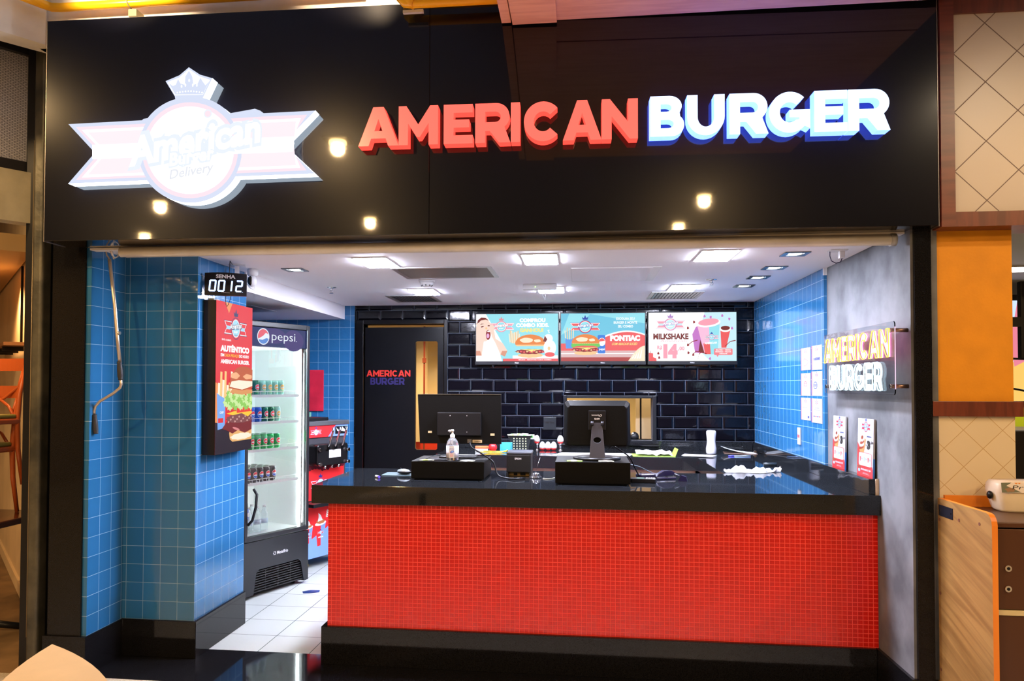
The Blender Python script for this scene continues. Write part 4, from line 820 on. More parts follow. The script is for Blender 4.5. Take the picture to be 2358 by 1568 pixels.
A = Art((x0, .0, .64), (1, 0, 0), (0, 0, 1), RA); pw_ = x1-x0-.055; A.rect(0, 0, pw_, .32, RA); r = random.Random(4)
for i in range(14): x = .03+i*.042; A.blob(x, .315, .03, .025+.03*r.random(), mat('dark cherry', (.10, .01, .02), .3), .1, 16, 3, i)
crest(A, .26, .145, .26, CP); A.text('O AMERICANO', .27, .05, .022, WA, .03, .22); A.text('TODO', .27, .015, .022, WA, .03, .08); A.build('printed_panel', ic)
bev(MB(BLACK).prism([[(x0, 0), (x0, -.16), (.18, -.16), (.28, -.10), (.30, 0)]], lambda x, y: (x, y, .60), lambda x, y: (x, y, .632)).build('drip_tray', ic), .004)
A = Art((x0, .0, .10), (1, 0, 0), (0, 0, 1), RA); H2 = .50; A.rect(0, 0, pw_, H2, RA); A.poly([(0, 0), (pw_, 0), (pw_, .36), (0, .12)], BA)
def cup(cx, cy, s): A.poly([(cx-.5*s, cy+.62*s), (cx+.5*s, cy+.70*s), (cx+.30*s, cy-.8*s), (cx-.30*s, cy-.85*s)], RA); A.poly([(cx+.02*s, cy+.66*s), (cx+.5*s, cy+.70*s), (cx+.30*s, cy-.8*s), (cx+.02*s, cy-.82*s)], BA); A.ell(cx, cy+.66*s, .54*s, .14*s, WA, rot=.08); A.blob(cx, cy+.78*s, .42*s, .15*s, mat('caramel', (.45, .16, .05), .5), .1, 24, 7, 3); A.poly([(cx-.28*s, cy+.8*s), (cx-.2*s, cy+1.1*s), (cx-.22*s, cy+1.38*s), (cx+.03*s, cy+1.2*s), (cx+.2*s, cy+.85*s)], WA); crest(A, cx, cy+.05*s, .62*s, CP); A.text('AMERICAN', cx, cy-.3*s, .09*s, WA, .03, .5*s)
cup(.11, .23, .10); cup(.265, .22, .14); A.poly([(.335, .36), (.36, .36), (.375, .43), (.35, .43)], WA)
for i in range(4): A.poly([(.337+.004*i, .365+.017*i), (.362+.004*i, .372+.017*i), (.362+.004*i, .378+.017*i), (.337+.004*i, .371+.017*i)], mat('caramel', (.45, .16, .05), .5))
A.build('printed_panel', ic)
t = thing('red_wall_board', 'plain red board on the blue tiles above the ice cream machine', 'board', (-2.90, 7.632, 1.455)); MB(mat('red board', (.55, .02, .05), .3, noise=(3, .3))).box((0, 0, 0), (.295, .012, .42)).build('board', t); MB(STEEL).box((.1, .012, .3), (.13, .018, .33)).build('hanger', t)
t = tag(bev(MB(mat('sage green tin', (.12, .32, .22), .4)).box((-2.70, 7.10, 1.4145), (-2.56, 7.16, 1.46)).build('green_box'), .004), 'small sage green box on top of the ice cream machine', 'box')
t.rotation_euler = (0, 0, 0)

# ================= poster light box on the blue column =================
ya, yb = 4.69, onX(580, 870, -2.315).y
lbx = thing('poster_light_box', 'upright lit poster box with a red burger advert on the blue column', 'light box', (-2.402, ya, 1.265))
bev(MB(BLACK).box((0, 0, 0), (.085, yb-ya, .998)).build('housing', lbx), .003)
g = lambda n, c: glow('poster '+n, c, 1.0)
PR, PW, PO, PKK = g('red', (.80, .018, .025)), g('white', (1, 1, 1)), g('orange', (.95, .30, .08)), g('black plum', (.012, .002, .012))
PBn, PH, PG, PG2, PT, PY, PM_, PS, PC_ = g('bun brown', (.55, .10, .02)), g('cream', (1, .88, .70)), g('lettuce', (.28, .62, .10)), g('pale lettuce', (.62, .85, .35)), g('tomato', (.85, .04, .02)), g('cheddar', (1, .60, .03)), g('meat', (.22, .06, .06)), g('sauce', (.20, .008, .01)), g('crust', (.85, .45, .15))
A = Art((.0865, 0, 0), (0, 1, 0), (0, 0, 1), PR, .00005); w, h = yb-ya, .998; A.clip = (w, h); A.rect(0, 0, w, h, PR)
A.poly([(w*.22, h), (w*.42, h), (w*.33, h*.93)], PO); A.poly([(0, h*.20), (w*.10, h*.20), (w*.12, h*.40), (w*.06, h*.46), (0, h*.47)], PO)
A.poly([(0, 0), (w, 0), (w, h*.14), (w*.5, h*.17), (0, h*.21)], PKK)
crest(A, w*.52, h*.835, w*.62, (PR, PW, g('sky', (.40, .72, .95)), g('ink', (.02, .03, .12))), delivery=True)
A.text('SINTA O SABOR', w*.27, h*.745, h*.012, PW, .03, w*.25); A.text('AUTÊNTICO', w*.51, h*.675, h*.037, PW, .07, w*.80); A.text('EM', w*.165, h*.640, h*.019, PW, .04, w*.09); A.text('CADA PEDAÇO', w*.415, h*.640, h*.019, g('amber', (1, .50, .02)), .03, w*.39); A.text('DO NOSSO', w*.76, h*.640, h*.019, PW, .04, w*.28); A.text('AMERICAN BURGER.', w*.52, h*.595, h*.026, PW, .05, w*.80)
r = random.Random(8)
for i in range(7): x = w*(.05+.055*i); hh = h*(.44+.10*r.random()+(.03 if i in (2, 3) else 0)); A.poly([(x, h*.34), (x+w*.05, h*.34), (x+w*.065, hh), (x+w*.012, hh+.004)], g('chip', (.98, .62, .22)) if i % 2 else PH)
A.poly([(w*.03, h*.40), (w*.12, h*.38), (w*.26, h*.36), (w*.24, h*.17), (w*.06, h*.16)], g('carton blue', (.20, .42, .90))); A.text('CRISP', w*.16, h*.265, h*.014, PW, .03, w*.10); A.rect(w*.07, h*.205, w*.20, h*.235, PR)
cxb = w*.70
A.poly([(w, h*.07), (w*.45, h*.07), (w*.38, h*.09), (w*.36, h*.13), (w*.40, h*.16), (w, h*.16)], PC_); A.blob(w*.7, h*.10, w*.30, h*.022, PH, .1, 30, 9, 2)
A.poly([(w*.17, h*.165), (w*.30, h*.15), (w*.45, h*.125), (w*.6, h*.145), (w*.8, h*.12), (w, h*.14), (w, h*.22), (w*.3, h*.21)], PS); A.ell(w*.55, h*.155, w*.10, h*.008, g('sauce shine', (.75, .25, .25)), rot=-.2)
A.blob(w*.68, h*.225, w*.40, h*.032, PM_, .06, 44, 15, 5); 
for i in range(12): A.blob(w*(.34+.058*i), h*(.22+.015*(i % 3-1)), w*.022, h*.007, g('meat light', (.62, .35, .30)), .2, 10, 3, i)
A.poly([(w*.28, h*.262), (w*.5, h*.275), (w, h*.275), (w, h*.255), (w*.88, h*.232), (w*.70, h*.258), (w*.45, h*.248)], PY); A.poly([(w*.56, h*.262), (w, h*.268), (w, h*.31), (w*.55, h*.305)], PT)
for i in range(16): A.blob(w*(.27+.05*i), h*(.335+.028*math.sin(i*2.1)), w*.075, h*.030, PG if i % 2 else PG2, .28, 22, 7, i)
for i in range(14): A.blob(w*(.32+.05*i), h*(.375+.022*math.sin(i*1.7+1)), w*.050, h*.020, PG2 if i % 3 else PG, .3, 18, 6, i+40)
A.poly([(w*.36, h*.40), (w*.42, h*.425), (w, h*.42), (w, h*.395), (w*.7, h*.385)], g('toast brown', (.75, .32, .10)))
A.poly([(w*.33, h*.43), (w*.36, h*.48), (w*.42, h*.53), (w*.52, h*.562), (w*.66, h*.580), (w*.84, h*.580), (w, h*.560), (w, h*.43), (w*.7, h*.415)], PBn)
A.poly([(w*.35, h*.44), (w*.40, h*.475), (w*.60, h*.485), (w, h*.478), (w, h*.445), (w*.7, h*.42)], PH); A.blob(w*.50, h*.515, w*.12, h*.022, g('bun glaze', (.95, .45, .22)), .1, 24, 5, 3); A.blob(w*.86, h*.51, w*.13, h*.018, g('bun glaze', (.95, .45, .22)), .1, 24, 5, 6)
A.build('printed_face', lbx)
MB(mat('grey clip', (.4, .45, .45), .5)).box((.02, .02, .9981), (.06, .10, 1.01)).build('power_plug', lbx)

# ================= queue number display =================
pL, pR = onY(471.5, 628, 4.665), onY(568.5, 626, 4.76); zb_, zt_ = onY(474, 679, 4.665).z, pL.z
ang = math.atan2(pR.y-pL.y, pR.x-pL.x); wq = math.hypot(pR.x-pL.x, pR.y-pL.y); hq = zt_-zb_
qd = thing('queue_number_display', 'black LED queue display reading SENHA 0012 hung above the poster box', 'display', (pL.x, pL.y, zb_), ang)
def bow(x): return -.018*(1-((x-wq/2)/(wq/2))**2)
k = MB(BLACK); n = 14; vs = []
for i in range(n+1): x = wq*i/n; y = bow(x); dz = .004*(1-((x-wq/2)/(wq/2))**2); vs += [(x, y, -dz*.3), (x, y, hq+dz), (x, .03, hq), (x, .03, 0)]
k.add(vs, [(4*i+j, 4*i+(j+1) % 4, 4*i+4+(j+1) % 4, 4*i+4+j) for i in range(n) for j in range(4)]+[(0, 1, 2, 3), (4*n+3, 4*n+2, 4*n+1, 4*n)]); k.build('housing', qd)
A = Art((0, -.0188, 0), (1, 0, 0), (0, 0, 1), mat('silver letters', (.7, .72, .78), .4)); A.text('SENHA', wq*.50, hq*.77, hq*.165, mat('silver letters', (.7, .72, .78), .4, emis=(.6, .65, .8), es=.5), .035, wq*.46); A.build('heading', qd)
A = Art((0, -.0188, 0), (1, 0, 0), (0, 0, 1), sv); A.text('multieletronic', wq*.50, hq*.10, hq*.03, sv, .02, wq*.2); A.build('maker_print', qd)
LEDB = glow('blue white LED', (.45, .60, 1.0), 3.2); seg = {'0': 'abcdef', '1': 'bc', '2': 'abged'}; k = MB(LEDB)
def led(dx, s_):
    for c in seg[s_]:
        a = {'a': ((0, 1), (1, 1)), 'b': ((1, 1), (1, .5)), 'c': ((1, .5), (1, 0)), 'd': ((0, 0), (1, 0)), 'e': ((0, 0), (0, .5)), 'f': ((0, .5), (0, 1)), 'g': ((0, .5), (1, .5))}[c]
        for i in range(8):
            for w2 in (-.0028, .0028):
                t_ = (i+.5)/8; u = a[0][0]+(a[1][0]-a[0][0])*t_; v = a[0][1]+(a[1][1]-a[0][1])*t_; hz = a[0][1] == a[1][1]
                x = dx+u*.034+v*.006+(0 if hz else w2); z = hq*.19+v*.066+(w2 if hz else 0)
                if c in 'bcef' or True: k.ball((x, -.0205, z), .0026, 6)
for dx, s_ in ((wq*.115, '0'), (wq*.325, '0'), (wq*.50, '1'), (wq*.745, '2')): led(dx, s_)
k.ball((wq*.905, -.020, hq*.16), .002, 6); k.build('digits', qd)
pc = onZ(546, 611, ZC)
def q_loc(p): v = Vector(p)-Vector((pL.x, pL.y, zb_)); c, s = math.cos(-ang), math.sin(-ang); return (v.x*c-v.y*s, v.x*s+v.y*c, v.z)
MB(WHITE).box(tuple(a+b for a, b in zip(q_loc((pc.x, pc.y, ZC)), (-.055, -.05, -.006))), tuple(a+b for a, b in zip(q_loc((pc.x, pc.y, ZC)), (.055, .05, -.0005)))).build('ceiling_plate', qd)
e = q_loc((pc.x, pc.y, ZC)); MB(WHITE).box((e[0]-.014, e[1]-.014, hq*.9), (e[0]+.014, e[1]+.014, ZC-zb_-.006)).box((e[0]-.014, .028, hq*.6), (e[0]+.014, e[1]+.014, hq*.9)).build('post', qd)
MB(BLACK).tube([(wq*.60, e[1], ZC-zb_-.002), (wq*.58, .06, hq+.09), (wq*.57, .04, hq+.02), (wq*.57, .032, hq*.9)], .0025, 6).tube([(wq*.50, .032, .03), (wq*.49, .035, -.02), (wq*.50, .04, -.055), (wq*.52, .042, -.068), (wq*.55, .04, -.055), (wq*.60, .035, -.02), (wq*.63, .032, .03)], .0022, 6).build('cable', qd)
# white dome camera beside it
pc = onZ(582, 620, ZC); t = thing('dome_camera', 'white pan-tilt camera with black lens face beside the queue display', 'camera', (pc.x, pc.y, ZC))
MB(WHITE).lathe([(.034, -.0005), (.038, -.006), (.038, -.038), (.030, -.050)], n=24).build('base', t); b = MB(WHITE).ball((0, -.008, -.085), (.034, .034, .040), 22).build('head', t)
MB(mat('lens black', (.004, .004, .005), .05)).ball((-.004, -.024, -.085), (.022, .022, .033), 20).build('lens', b)
k = MB(WHITE)
for i in range(5): k.tube([(-.035, .0, -.05), (-.04+.006*i, -.005, -.10-.008*i), (-.025+.010*i, 0, -.135-.004*i), (-.012+.006*i, 0, -.11), (-.030, 0, -.055)], .0017, 6)
k.build('coiled_cable', t)
# camera adapter at the right with looping cable
pc = onZ(1931, 576, ZC); t = thing('white_camera_plug', 'white plug with a looping dark cable on the ceiling by the cement wall', 'plug', (pc.x, pc.y, ZC))
bev(MB(WHITE).box((-.055, -.04, -.008), (.045, .04, -.0005)).box((.0, -.02, -.050), (.032, .015, -.008)).build('housing', t), .004); MB(mat('dark violet cable', (.02, .015, .05), .5)).tube([(-.05, 0, -.008), (-.052, -.005, -.035), (-.045, -.01, -.065), (-.02, -.012, -.080), (.008, -.01, -.072), (.018, -.005, -.05)], .0028, 7).build('cable', t)

# ================= neon sign on the cement wall =================
NX = 1.605
def nx(px, py): p = onX(px, py, NX); return (p.y, p.z)
c = [nx(1897.3, 772.8), nx(2058.8, 738.4), nx(2061, 909), nx(1899.6, 906)]; y_far, y_near = (c[0][0]+c[3][0])/2, (c[1][0]+c[2][0])/2; zt, zbn = (c[0][1]+c[1][1])/2, (c[2][1]+c[3][1])/2
ns = thing('neon_sign', 'glowing AMERICAN BURGER neon sign on clear acrylic on the cement wall', 'neon sign', (NX, y_far, zbn))
ACR = mat('clear acrylic plate', (1, .97, 1), .02, trans=1, ior=1.18)
L_n = y_far-y_near; H_n = zt-zbn
MB(ACR).rbox((0, -L_n, 0), (.006, 0, H_n), .02, 5, axis=0).build('acrylic_plate', ns)
ed = MB(glow('edge lit rim, pink', (1, .55, .75), 1.6)); ed.box((.001, -L_n-.0015, .03), (.005, -L_n-.0003, H_n-.03)); ed.build('lit_edge', ns)
for y in (-.05, -L_n+.05):
    for z in (.045, H_n-.045): MB(mat('bronze standoff', (.25, .16, .13), .3, .9)).cyl((.007, y, z), (1.6895-NX, y, z), .011, n=14).cyl((-.006, y, z), (-.0005, y, z), .013, n=14, mt=CHROME).build('standoff', ns)
def neon(word_, far, near, z0, z1, wd, gap, tubes, r_, th=.27):
    tot = sum(wd[c] for c in word_)+gap*(len(word_)-1); k_ = (far-near)/tot; x = 0
    for ch in word_:
        m = MB(tubes)
        for l in glyph(ch, wd[ch], th):
            P = [(-.0075-r_, (far-y_far)-(x+p[0])*k_, (z0-zbn)+p[1]*(z1-z0)) for p in l]
            Q = []
            for i, p in enumerate(P):  # keep corners soft
                q = P[(i+1) % len(P)]; Q += [tuple(p[j]*.85+q[j]*.15 for j in range(3)), tuple(p[j]*.15+q[j]*.85 for j in range(3))]
            m.tube(Q, r_, 6, closed=True)
        m.build('neon_letter', ns); x += wd[ch]+gap
Wd = {'A': 1.0, 'M': 1.05, 'E': .74, 'R': .88, 'I': .28, 'C': .95, 'N': .90, 'B': .84, 'U': .88, 'G': .98}
NR = glow('neon orange red tube', (1, .68, .10), 1.7); NB = glow('neon ice blue tube', (.55, .85, 1), 3.5); NR2 = glow('neon pink glow fill', (1, .24, .55), 4.5)  # last one: added glowing letter shapes for the tubes' pink haze and cast
ra, rb_ = nx(2050.5, 755), nx(2050, 822.5); la, lb_ = nx(1908, 783), nx(1899.6, 835.6)
neon('AMERICAN', lb_[0]-.02, ra[0], (rb_[1]+lb_[1])/2, (ra[1]+la[1])/2, Wd, .10, NR, .0030)
ba, bb = nx(2022, 835), nx(2034, 899); ca, cb_ = nx(1914, 842.5), nx(1915, 898)
neon('BURGER', ca[0], bb[0], (bb[1]+cb_[1])/2, (ba[1]+ca[1])/2, Wd, .18, NB, .003, .19)
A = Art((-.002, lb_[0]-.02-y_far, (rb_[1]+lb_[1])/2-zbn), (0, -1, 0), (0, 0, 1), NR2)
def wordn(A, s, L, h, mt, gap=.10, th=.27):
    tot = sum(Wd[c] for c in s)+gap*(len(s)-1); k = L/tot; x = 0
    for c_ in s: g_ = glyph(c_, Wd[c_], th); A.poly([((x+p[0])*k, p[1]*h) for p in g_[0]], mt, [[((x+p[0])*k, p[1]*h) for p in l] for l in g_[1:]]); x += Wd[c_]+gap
NB2 = glow('neon ice glow fill', (.72, .92, 1), 2.2)  # added glowing fill, stands in for the white glare between the tubes
wordn(A, 'AMERICAN', lb_[0]-.02-ra[0], (ra[1]+la[1])/2-(rb_[1]+lb_[1])/2, NR2); A.build('letter_glow_fill', ns)
A = Art((-.002, ca[0]-y_far, (bb[1]+cb_[1])/2-zbn), (0, -1, 0), (0, 0, 1), NB2); wordn(A, 'BURGER', ca[0]-bb[0], (ba[1]+ca[1])/2-(bb[1]+cb_[1])/2, NB2, .18, .19); A.build('letter_glow_fill', ns)
NPAP = mat('notice paper', (.33, .34, .36), .7)
# notices on the blue right wall
NC = [(1844.5, 801, 1866, 852.4), (1869, 795, 1892.7, 851.6), (1844.5, 859.3, 1866, 911.3), (1869, 854.7, 1893, 911), (1844.5, 916, 1866, 967), (1869, 918, 1893, 974)]
LB_ = ['top left of the six white notices, with a red state map outline', 'top right of the six white notices, with bold figures in one line', 'middle left of the six white notices, with a small red padlock drawing', 'middle right of the six white notices, with a round dark seal', 'bottom left of the six white notices, printed in two columns', 'bottom right of the six white notices, with four small coloured squares']
inkb, inkr = mat('blue ink', (.02, .035, .18), .5), mat('red ink', (.42, .012, .03), .5)
CPn = (inkr, NPAP, mat('notice sky', (.14, .26, .48), .5), inkb); XN = XW-.004
for i, (a0, b0, a1, b1) in enumerate(NC):
    p = onX((a0), (b0+b1)/2, XN); q = onX(a1, (b0+b1)/2, XN); z1 = onX((a0+a1)/2, b0, XN).z; z0 = onX((a0+a1)/2, b1, XN).z; w, h = p.y-q.y, z1-z0
    t = thing('wall_notice', LB_[i], 'notice', (XN, p.y, z0), 0, 'framed notices on the right wall')
    MB(NPAP).box((0, -w, 0), (.0035, 0, h)).build('backing', t)
    A = Art((-.0004, 0, 0), (0, -1, 0), (0, 0, 1), NPAP); A.rect(0, 0, w, h, NPAP); A.rect(0, 0, w*.06, h, inkr); crest(A, w*.5, h*.84, w*.28, CPn)
    if i == 0: A.blob(w*.5, h*.35, w*.25, h*.16, inkr, .2, 16, 3, 4); A.blob(w*.5, h*.35, w*.22, h*.14, NPAP, .2, 16, 3, 4); A.rect(w*.25, h*.64, w*.8, h*.65, sv)
    if i == 1: A.text('16008', w*.52, h*.40, h*.11, inkb, .05, w*.62); [A.rect(w*.2, h*(.10+.05*j), w*(.8-.05*j), h*(.107+.05*j), sv) for j in range(4)]
    if i == 2: A.ell(w*.5, h*.56, w*.13, h*.09, inkr); A.ell(w*.5, h*.56, w*.09, h*.06, NPAP); A.rect(w*.33, h*.42, w*.67, h*.56, inkr); A.rect(w*.37, h*.44, w*.63, h*.54, NPAP); [A.rect(w*.15, h*(.08+.05*j), w*(.85-.04*j), h*(.088+.05*j), sv) for j in range(5)]
    if i == 3: A.ell(w*.38, h*.42, w*.19, h*.16, inkb); A.ell(w*.38, h*.42, w*.15, h*.12, NPAP); A.rect(w*.2, h*.38, w*.56, h*.46, inkb); A.text('PROCON', w*.38, h*.40, h*.03, NPAP, .03, w*.3)
    if i == 4: A.text('NOSSA LOJA', w*.4, h*.55, h*.03, inkb, .03, w*.5); [A.rect(w*.15, h*(.1+.06*j), w*.5, h*(.108+.06*j), sv) for j in range(6)]; A.rect(w*.68, h*.02, w*.7, h*.95, sv); A.rect(w*.74, h*.1, w*.9, h*.2, inkb)
    if i == 5: A.text('ACEITAMOS', w*.55, h*.60, h*.03, inkb, .03, w*.4); A.text('TODOS OS CARTÕES', w*.55, h*.52, h*.03, inkb, .03, w*.6); [A.rect(w*(.2+.18*j), h*.24, w*(.32+.18*j), h*.29, (inkb, inkr, inkb, inkr)[j]) for j in range(4)]
    A.build('print', t)
p = onX(1842, 1004, XW); t = thing('wall_switch', 'white wall socket plate with two red inserts on the blue tiles', 'switch', (XW, p.y, p.z)); bev(MB(NPAP).box((-.010, -.038, -.065), (-.0005, .038, .065)).build('plate', t), .003)
for y in (-.013, .013): MB(mat('red insert', (.5, .01, .02), .4)).box((-.0115, y-.008, -.012), (-.0102, y+.008, .012)).build('socket_insert', t)
# price boards leaning on the cement wall
for i, (tl, tr, br, bl, lb) in enumerate((((1924, 957), (1953, 960), (1947, 1083), (1919, 1076), 'left of the two white and red ice cream price boards under the neon sign'), ((1977, 962), (2013, 966), (2012, 1100), (1976, 1093), 'right of the two white and red ice cream price boards, nearest the opening'))):
    xb = 1.672; p = onX(bl[0], bl[1], xb); q = onX(br[0], br[1], xb); w = p.y-q.y; zb2 = 1.1885; h = onX(tl[0], tl[1], 1.68).z-zb2; h = (h+onX(tr[0], tr[1], 1.68).z-zb2)/2
    t = thing('price_board', lb, 'price board', (xb-.006, p.y, zb2), 0, 'price boards on the black ledge'); t.rotation_euler = (0, math.radians(1.7), 0)
    MB(NPAP).box((0, -w, 0), (.010, 0, h)).build('board', t); MB(mat('blue side edge', (.05, .2, .6), .5)).box((.0, -w-.0008, 0), (.010, -w-.0001, h*.33)).build('edge', t)
    A = Art((-.0004, 0, 0), (0, -1, 0), (0, 0, 1), NPAP); rd = mat('coral vinyl', (.48, .025, .03), .4); A.rect(0, 0, w, h, NPAP); A.poly([(0, 0), (w, 0), (w, h*.14), (w*.95, h*.18), (w*.2, h*.46), (0, h*.58)], rd)
    crest(A, w*.52, h*.86, w*.58, (inkr, NPAP, mat('notice sky', (.14, .26, .48), .5), inkb)); con = mat('wafer', (.45, .18, .06), .5); cho = mat('choc swirl', (.20, .04, .02), .4); cre = mat('cream swirl', (.40, .30, .27), .4)
    A.poly([(w*.12, h*.48), (w*.48, h*.50), (w*.38, h*.34), (w*.22, h*.34)], con); 
    for j in range(5): A.ell(w*(.30+.02*(j % 2)), h*(.50+.042*j), w*(.21-.035*j), h*.032, cre if j % 2 else cho, rot=.25)
    A.poly([(w*.42, h*.50), (w*.50, h*.50), (w*.54, h*.64), (w*.46, h*.66)], con); A.text('CASQUINHA', w*.74, h*.685, h*.022, inkb, .05, w*.30); A.text('3', w*.72, h*.49, h*.13, mat('black ink', (.01, .01, .01), .5), .09, w*.20); A.text(',50', w*.91, h*.58, h*.040, mat('black ink', (.01, .01, .01), .5), .03, w*.15); A.text('R$', w*.575, h*.535, h*.02, mat('black ink', (.01, .01, .01), .5), .04, w*.07)
    A.rrect(w*.10, h*.17, w*.93, h*.41, w*.06, rd); A.rrect(w*.12, h*.178, w*.91, h*.402, w*.05, NPAP)
    for j in range(3): A.poly([(w*(.18+.25*j), h*.33), (w*(.26+.25*j), h*.33), (w*(.24+.25*j), h*.25), (w*(.20+.25*j), h*.25)], (rd, BLUEP, rd)[j]); A.rect(w*(.28+.25*j), h*.30, w*(.37+.25*j), h*.306, inkb); A.rect(w*(.28+.25*j), h*.285, w*(.37+.25*j), h*.291, inkb)
    A.text('MILKSHAKE R$ 14,00', w*.58, h*.10, h*.030, NPAP, .05, w*.62); A.rect(w*.42, h*.055, w*.75, h*.060, NPAP); A.rect(w*.38, h*.038, w*.80, h*.043, NPAP); A.blob(w*.16, h*.15, w*.13, h*.03, cho, .15, 18, 5, 2); A.ell(w*.16, h*.09, w*.07, h*.025, BLUEP); A.build('print', t)
# ================= things on the counter =================
ZT = 1.1005
MBK = mat('matt black metal', (.003, .003, .0035), .45, spec=.14, bump=(120, .05))
def drawer(x0, x1, y0, y1, z1, label):
    t = thing('cash_drawer', label, 'cash drawer', (x0, y0, ZT), 0, 'cash drawers on the counter'); w, d, h = x1-x0, y1-y0, z1-ZT
    bev(MB(MBK).box((0, 0, .010), (w, d, h)).build('body', t), .003); MB(MBK).box((.0, -.0, .008), (w, .01, .0098)).build('lip', t)
    for x in (.03, w-.03):
        for y in (.03, d-.03): MB(BLACK).cyl((x, y, 0), (x, y, .0102), .014, .012, n=12).build('foot', t)
    return t
drawer(-1.094, -.612, 4.955, 5.36, 1.222, 'black cash drawer under the sanitiser bottle and the larger monitor')
drawer(-.151, .312, 4.83, 5.25, 1.243, 'black cash drawer under the tilting till screen, right of centre')
ZD1, ZD2 = 1.2225, 1.2435
# large monitor seen from behind
t = thing('monitor', 'large thin black monitor seen from behind on the left cash drawer', 'monitor', (-.815, 5.20, ZD1))
W2, B2, H2 = .575, .098, .432
m = MB(MBK); m.prism([[(-W2/2, H2), (W2/2, H2), (W2/2+.004, B2), (-W2/2+.018, B2)]], lambda x, z: (x, -.008-.02*(H2-z), z), lambda x, z: (x, .012-.02*(H2-z), z)); bev(m.build('back_shell', t), .003)
MB(STEEL).box((-W2/2, -.010, H2+.0005), (W2/2, .013, H2+.0035)).build('bright_rim', t)
bev(MB(BLACK).box((-.145, -.045, .155), (.155, -.012, .312)).build('rear_housing', t), .006)
k = MB(sv)
for x in (-.055, .06):
    for z in (.29, .18): k.cyl((x, -.047, z), (x, -.0453, z), .003, n=8)
k.build('screws', t)
A = Art((0, -.0165, 0), (1, 0, 0), (0, 0, 1), BLACK); tn = mat('tan sticker', (.55, .45, .28), .6); A.rect(.055, .105, .165, .135, BLACK); A.rect(.095, .107, .16, .126, tn); [A.rect(.060, .108+.006*j, .088, .110+.006*j, sv) for j in range(4)]; A.text('TERMINAL', .128, .112, .008, BLACK, .02, .05)
A.rect(-.212, .17, -.185, .184, tn); A.rect(.217, .155, .245, .171, tn); A.build('stickers', t)
MB(STEEL).box((-.035, .02, .0), (-.022, .03, .13)).build('stand_pole', t); bev(MB(BLACK).rbox((-.14, -.04, 0), (.12, .12, .012), .05, 6).build('stand_base', t), .003)
# till screen
t = thing('till_screen', 'tilting black till screen with oval hole in its stand, seen from behind', 'monitor', (.112, 5.02, ZD2))
m = MB(MBK); P = [(-.205, .085), (.208, .085), (.214, .12), (.210, .36), (.19, .378), (-.19, .378), (-.208, .36), (-.214, .12)]
m.prism([P], lambda x, z: (x, .0, z), lambda x, z: (x, .045, z)); m.prism([[(p[0]*.90, (p[1]-.23)*.88+.215) for p in P]], lambda x, z: (x, -.028, z), lambda x, z: (x*1.1, .0, (z-.215)/.88+.23)); bev(m.build('back_shell', t), .008, 3)
bev(MB(BLACK).box((-.055, -.042, .19), (.055, -.028, .315)).build('mount_plate', t), .004)
A = Art((0, -.0425, 0), (1, 0, 0), (0, 0, 1), BLACK); A.text('bematech', -.012, .282, .010, sv, .015, .044); A.ell(.022, .284, .0085, .0065, sv, rot=.5); A.ell(.022, .284, .005, .0035, BLACK, rot=.5); A.ell(.012, .280, .0022, .0022, sv); A.text('ELGIN', 0, .258, .010, sv, .04, .034); A.build('maker_print', t)
sl = [[(-.026, .245), (.026, .245), (.036, .19), (.047, .055), (.052, .0), (-.052, .0), (-.047, .055), (-.036, .19)], [(.024*math.cos(a), .128+.017*math.sin(a)) for a in [i*math.pi/10 for i in range(20)]]]
GM = mat('gunmetal', (.03, .03, .04), .35, .4)
fy = lambda z: -.105+.065*min(1, max(0, z/.245))
bev(MB(GM).prism(sl, lambda x, z: (x, fy(z), z), lambda x, z: (x, fy(z)+.012, z)).build('stand_leg', t), .003)
for x in (-.032, .032): MB(GM).cyl((x-.009, -.045, .232), (x+.009, -.045, .232), .014, n=14).build('hinge', t)
MB(BLACK).lathe([(.15, 0), (.155, .006), (.15, .016), (.08, .020)], (0, .03, 0), 32).build('stand_base', t)
# cables
CBL = mat('black cable', (.006, .006, .008), .4, spec=.25)
def cable(name, pts, r, label, mt=CBL):
    P = [Vector(p) for p in pts]; Q = []
    for i in range(len(P)-1):
        a, b, c, d = P[max(i-1, 0)], P[i], P[i+1], P[min(i+2, len(P)-1)]
        for k in range(5):
            s = k/5; Q.append(.5*((2*b)+(c-a)*s+(2*a-5*b+4*c-d)*s*s+(3*b-a-3*c+d)*s**3))
    Q.append(P[-1]); return tag(MB(mt).tube(Q, r, 8).build(name), label, 'cable')
zc = ZT+.009
cable('monitor_cable', [(-.735, 5.160, 1.335), (-.715, 5.13, 1.30), (-.655, 5.12, 1.265), (-.575, 5.14, 1.205), (-.545, 5.12, zc+.02), (-.50, 5.08, zc), (-.42, 5.02, zc), (-.36, 5.06, zc)], .0055, 'thick black cable running down from the larger monitor to the counter')
cable('till_cable', [(.21, 5.085, 1.33), (.26, 5.09, 1.30), (.325, 5.12, 1.25), (.36, 5.15, 1.18), (.40, 5.2, zc), (.43, 5.3, zc)], .0045, 'black cable leaving the till screen at its right side')
cable('thin_cable', [(.315, 5.3, 1.19), (.40, 5.33, 1.17), (.47, 5.36, 1.135), (.52, 5.38, zc), (.50, 5.2, zc-.002)], .003, 'thin blue grey cable loop behind the card terminal', mat('blue grey cable', (.08, .12, .16), .5))
cable('thin_cable', [(-1.02, 5.05, ZD1+.002), (-.98, 5.25, ZD1+.012), (-.85, 5.30, ZD1+.004), (-.65, 5.25, ZD1+.004), (-.62, 5.3, ZD1+.003)], .0022, 'thin black cable lying on the left cash drawer')
